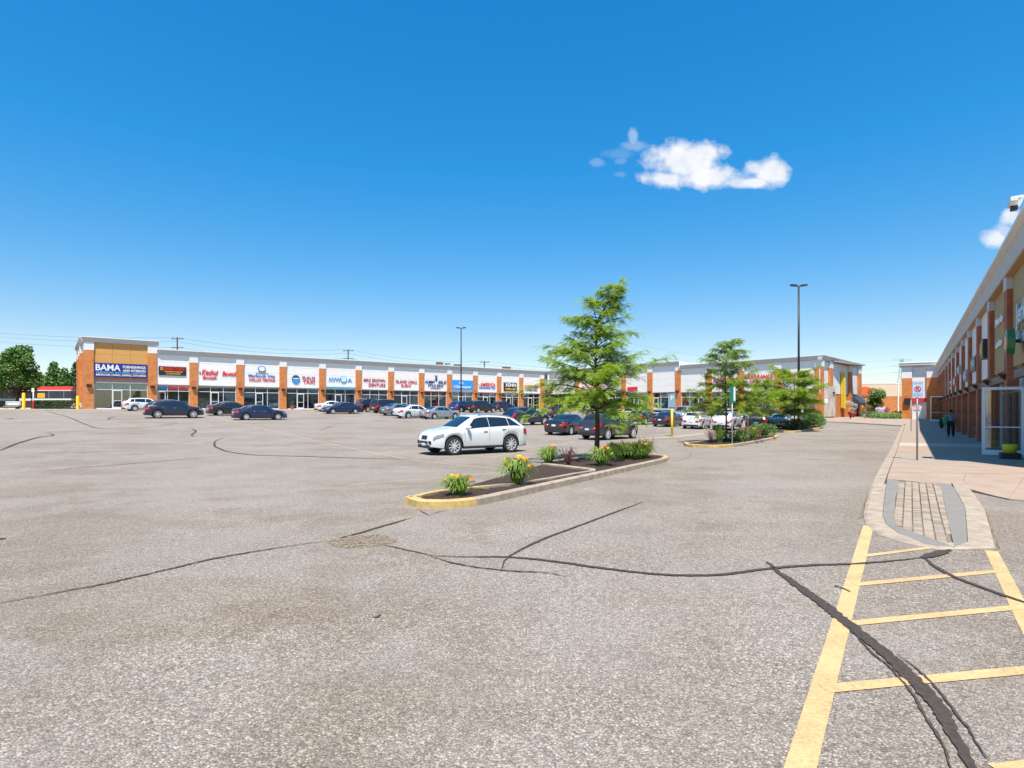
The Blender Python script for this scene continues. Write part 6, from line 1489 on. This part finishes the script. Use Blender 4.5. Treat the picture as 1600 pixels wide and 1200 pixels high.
# power poles and wires
poles = [(-120, 150, 12.6), (277, 128, 14.4+1.8), (544, 146, 14.0+1.3), (757, 160, 13.2+.6), (1000, 185, 11.5)]
tops = []
for k, (px, Y, H) in enumerate(poles):
    x, y = PY(px, Y); zt = EYE+(641-{-120: 508, 277: 527, 544: 546, 757: 564, 1000: 575}[px])/F*Y
    t = empty('utility_pole', (x, y, 1.6)); tag(t, ['wooden utility pole beyond the left edge', 'dark utility pole rising behind the black board shop', 'utility pole with crossarms behind the blue letters shop', 'pale utility pole with crossarms right of the far lamp post', 'distant utility pole behind the nearest tree'][k], 'utility pole', 'utility poles behind the long row')
    H = zt-1.6; q = MB(); q.tube((0, 0, 0), (0, 0, H), .2, .14, 8); q.build('pole', P('pole_wood', (.10, .075, .06), .9), t)
    for hh in (.35, 2.3): q = MB(); q.box(-1.3, 1.3, -.06, .06, H-hh-.08, H-hh+.08); cb = q.build('crossarm', P('pole_wood', (.10, .075, .06), .9), t)
    q = MB()
    for xx in (-1.1, 0, 1.1): q.tube((xx, 0, H-.3), (xx, 0, H-.05), .07, .05, 6)
    q.build('insulator', M_STEEL, t); tops.append((Vector((x, y, zt))))
for i in range(len(tops)-1):
    for k, dz in enumerate((0, -.95, -2.2)):
        a, b_ = tops[i]+Vector((0, 0, dz)), tops[i+1]+Vector((0, 0, dz)); pts = [a.lerp(b_, s_/14)-Vector((0, 0, 1.2*4*(s_/14)*(1-s_/14))) for s_ in range(15)]
        q = MB(); q.path(pts, [.028]*15, 4); tag(q.build('overhead_wire', P('wire', (.09, .10, .11), .6)), '%s wire strung between utility poles, %s' % (('top', 'middle', 'lowest')[k], ('left of the corner block', 'above the left half of the long row', 'above the middle of the long row', 'above the right part of the long row')[i]), 'wire', 'overhead wires behind the long row')
# transmission tower
Y = 520; x, y = PY(1409, Y); H = (641-561)/F*Y+EYE; t = empty('transmission_tower', (x, y, 0)); tag(t, 'distant bluish steel lattice transmission tower between the buildings', 'tower')
q = MB(); MT = P('tower_steel', (.20, .26, .33), .6)
def wd(h): return np.interp(h/H, [0, .7, 1], [5.5, 1.6, .9])
for sx, sy in ((-1, -1), (1, -1), (1, 1), (-1, 1)):
    for i in range(10): h0, h1 = H*i/10, H*(i+1)/10; q.tube((sx*wd(h0), sy*wd(h0), h0), (sx*wd(h1), sy*wd(h1), h1), .16, n=4); q.tube((sx*wd(h0), sy*wd(h0), h0), (-sx*wd(h1) if sy < 0 or sy > 0 else sx, sy*wd(h1), h1), .10, n=4)
q.build('lattice', MT, t); 
for hh in (.98, .86, .74): q = MB(); q.tube((-9 if hh != .86 else -11, 0, H*hh), (9 if hh != .86 else 11, 0, H*hh), .15, n=4); q.tube((-9, 0, H*hh), (0, 0, H*hh+2.0), .08, n=4); q.tube((9, 0, H*hh), (0, 0, H*hh+2.0), .08, n=4); q.build('crossarm', MT, t)
for k, hh in enumerate((.98, .86, .74)):
    a = Vector((x-10, y, H*hh)); b_ = a+Vector((-260, -90, 6)); pts = [a.lerp(b_, s_/16)-Vector((0, 0, 9*4*(s_/16)*(1-s_/16))) for s_ in range(17)]; q = MB(); q.path(pts, [.07]*17, 4); tag(q.build('power_line', MT), 'thin %s power line running left from the lattice tower' % ('upper', 'middle', 'lower')[k], 'wire', 'power lines of the lattice tower')

# ------------------------------------------------------------ person with green bag
def skin(name, verts, edges, radii, mat, parent, lv=2):
    me = bpy.data.meshes.new(name); me.from_pydata(verts, edges, []); o = link(name, me, parent)
    m = o.modifiers.new('s', 'SKIN'); sv_ = me.skin_vertices[0].data
    for i, rr in enumerate(radii): sv_[i].radius = (rr if isinstance(rr, tuple) else (rr, rr))
    sv_[0].use_root = True
    m2 = o.modifiers.new('u', 'SUBSURF'); m2.levels = lv; m2.render_levels = lv
    bpy.context.view_layer.update()
    nm = bpy.data.meshes.new_from_object(o.evaluated_get(bpy.context.evaluated_depsgraph_get())); o.modifiers.clear(); o.data = nm; nm.name = name
    nm.materials.clear(); nm.materials.append(mat)
    nm.polygons.foreach_set('use_smooth', [True]*len(nm.polygons)); return o
pz = PY(1485.5, 36.6); t = empty('person', (pz[0], pz[1], g(*pz)+.12), math.atan2(dR.y, dR.x)-math.pi/2)
tag(t, 'person seen from behind in a grey shirt and dark trousers carrying a green bag', 'person')
SK = P('skin', (.22, .11, .07), .6)
V_ = [(0, 0, .95), (0, .01, 1.12), (0, 0, 1.32), (0, -.01, 1.44), (0, 0, 1.50), (0, .02, 1.60), (0, .02, 1.70),
      (-.10, 0, .90), (-.11, .03, .50), (-.11, -.02, .09), (-.12, .10, .04), (.10, 0, .90), (.12, .0, .50), (.13, .10, .09), (.14, .22, .05),
      (-.19, 0, 1.40), (-.27, -.02, 1.15), (-.29, .06, .92), (-.29, .09, .84), (.19, 0, 1.40), (.27, -.02, 1.15), (.28, .08, .94), (.28, .12, .86)]
E_ = [(0, 1), (1, 2), (2, 3), (3, 4), (4, 5), (5, 6), (0, 7), (7, 8), (8, 9), (9, 10), (0, 11), (11, 12), (12, 13), (13, 14), (3, 15), (15, 16), (16, 17), (17, 18), (3, 19), (19, 20), (20, 21), (21, 22)]
skin('body', V_, E_, [(.15, .11), (.14, .10), (.16, .11), (.10, .08), .055, .085, .075, .085, .06, .045, .035, .085, .06, .045, .035, .06, .045, .035, .035, .06, .045, .035, .035], SK, t)
skin('shirt', [V_[0], V_[1], V_[2], (0, -.01, 1.43), V_[15], V_[16], V_[19], V_[20]], [(0, 1), (1, 2), (2, 3), (3, 4), (4, 5), (3, 6), (6, 7)], [(.20, .15), (.19, .145), (.20, .145), (.13, .10), .085, .07, .085, .07], P('shirt_grey', (.17, .22, .23), .9, var=.15, scale=6), t)
skin('trousers', [(0, 0, .93), V_[7], V_[8], V_[9], V_[11], V_[12], V_[13]], [(0, 1), (1, 2), (2, 3), (0, 4), (4, 5), (5, 6)], [(.185, .14), .115, .095, .075, .115, .095, .075], P('trousers_dark', (.012, .013, .016), .9), t)
for s_, yy in ((-1, .05), (1, .17)): q = MB(); q.sphere((s_*.125, yy, .05), .055, .15, .06); q.build('shoe', M_BLACK, t, True)
q = MB(); q.sphere((0, .0, 1.66), .105, .115, .10, 12); q.build('hair', P('hair_black', (.01, .008, .007), .8), t, True)
for s_ in (-1, 1):
    for k in range(4): q = MB(); bx_ = -.29*1 if s_ < 0 else .28; q.path([(bx_+(k-1.5)*.018, .10+k*.004, .83), (bx_+(k-1.5)*.018, .115, .79), (bx_+(k-1.5)*.018, .10, .76)], [.010, .009, .008], 5); q.build('finger', SK, t)
bg_ = empty('shoulder_bag', tuple(Matrix.Translation(t.location) @ Matrix.Rotation(t.rotation_euler.z, 4, 'Z') @ Vector((-.36, -.16, .98))), t.rotation_euler.z); tag(bg_, 'bright green soft bag slung over the left side of the walking person', 'bag')
q = MB(); q.sphere((0, 0, .0), .19, .12, .27, 14); q.build('bag_body', P('bag_green', (.03, .38, .09), .7, var=.2, scale=6), bg_, True)
q = MB(); q.sphere((-.12, -.02, -.12), .14, .12, .34, 12); q.build('dark_panel', P('bag_black', (.012, .014, .014), .8), bg_, True)
q = MB(); q.path([(0, 0, .24), (.1, .1, .46), (.18, .22, .2)], [.015, .018, .015], 6); q.build('strap', P('bag_green', (.03, .38, .09)), bg_, True)
# white crossover details
mloc = bpy.data.objects
def main_detail():
    L2 = 2.4
    for s_ in (-1, 1):
        q = MB(); q.box(L2-.22, L2+.002, min(s_*.40, s_*.60), max(s_*.40, s_*.60), .46, .60); q.build('air_intake', M_TRIM, main)
        q = MB(); q.tube((-2.42, s_*.45, .30), (-2.2, s_*.45, .30), .045, n=10); q.build('exhaust_tip', M_CHROME, main)
main_detail()
S.cycles.max_bounces = 8; S.cycles.transparent_max_bounces = 12
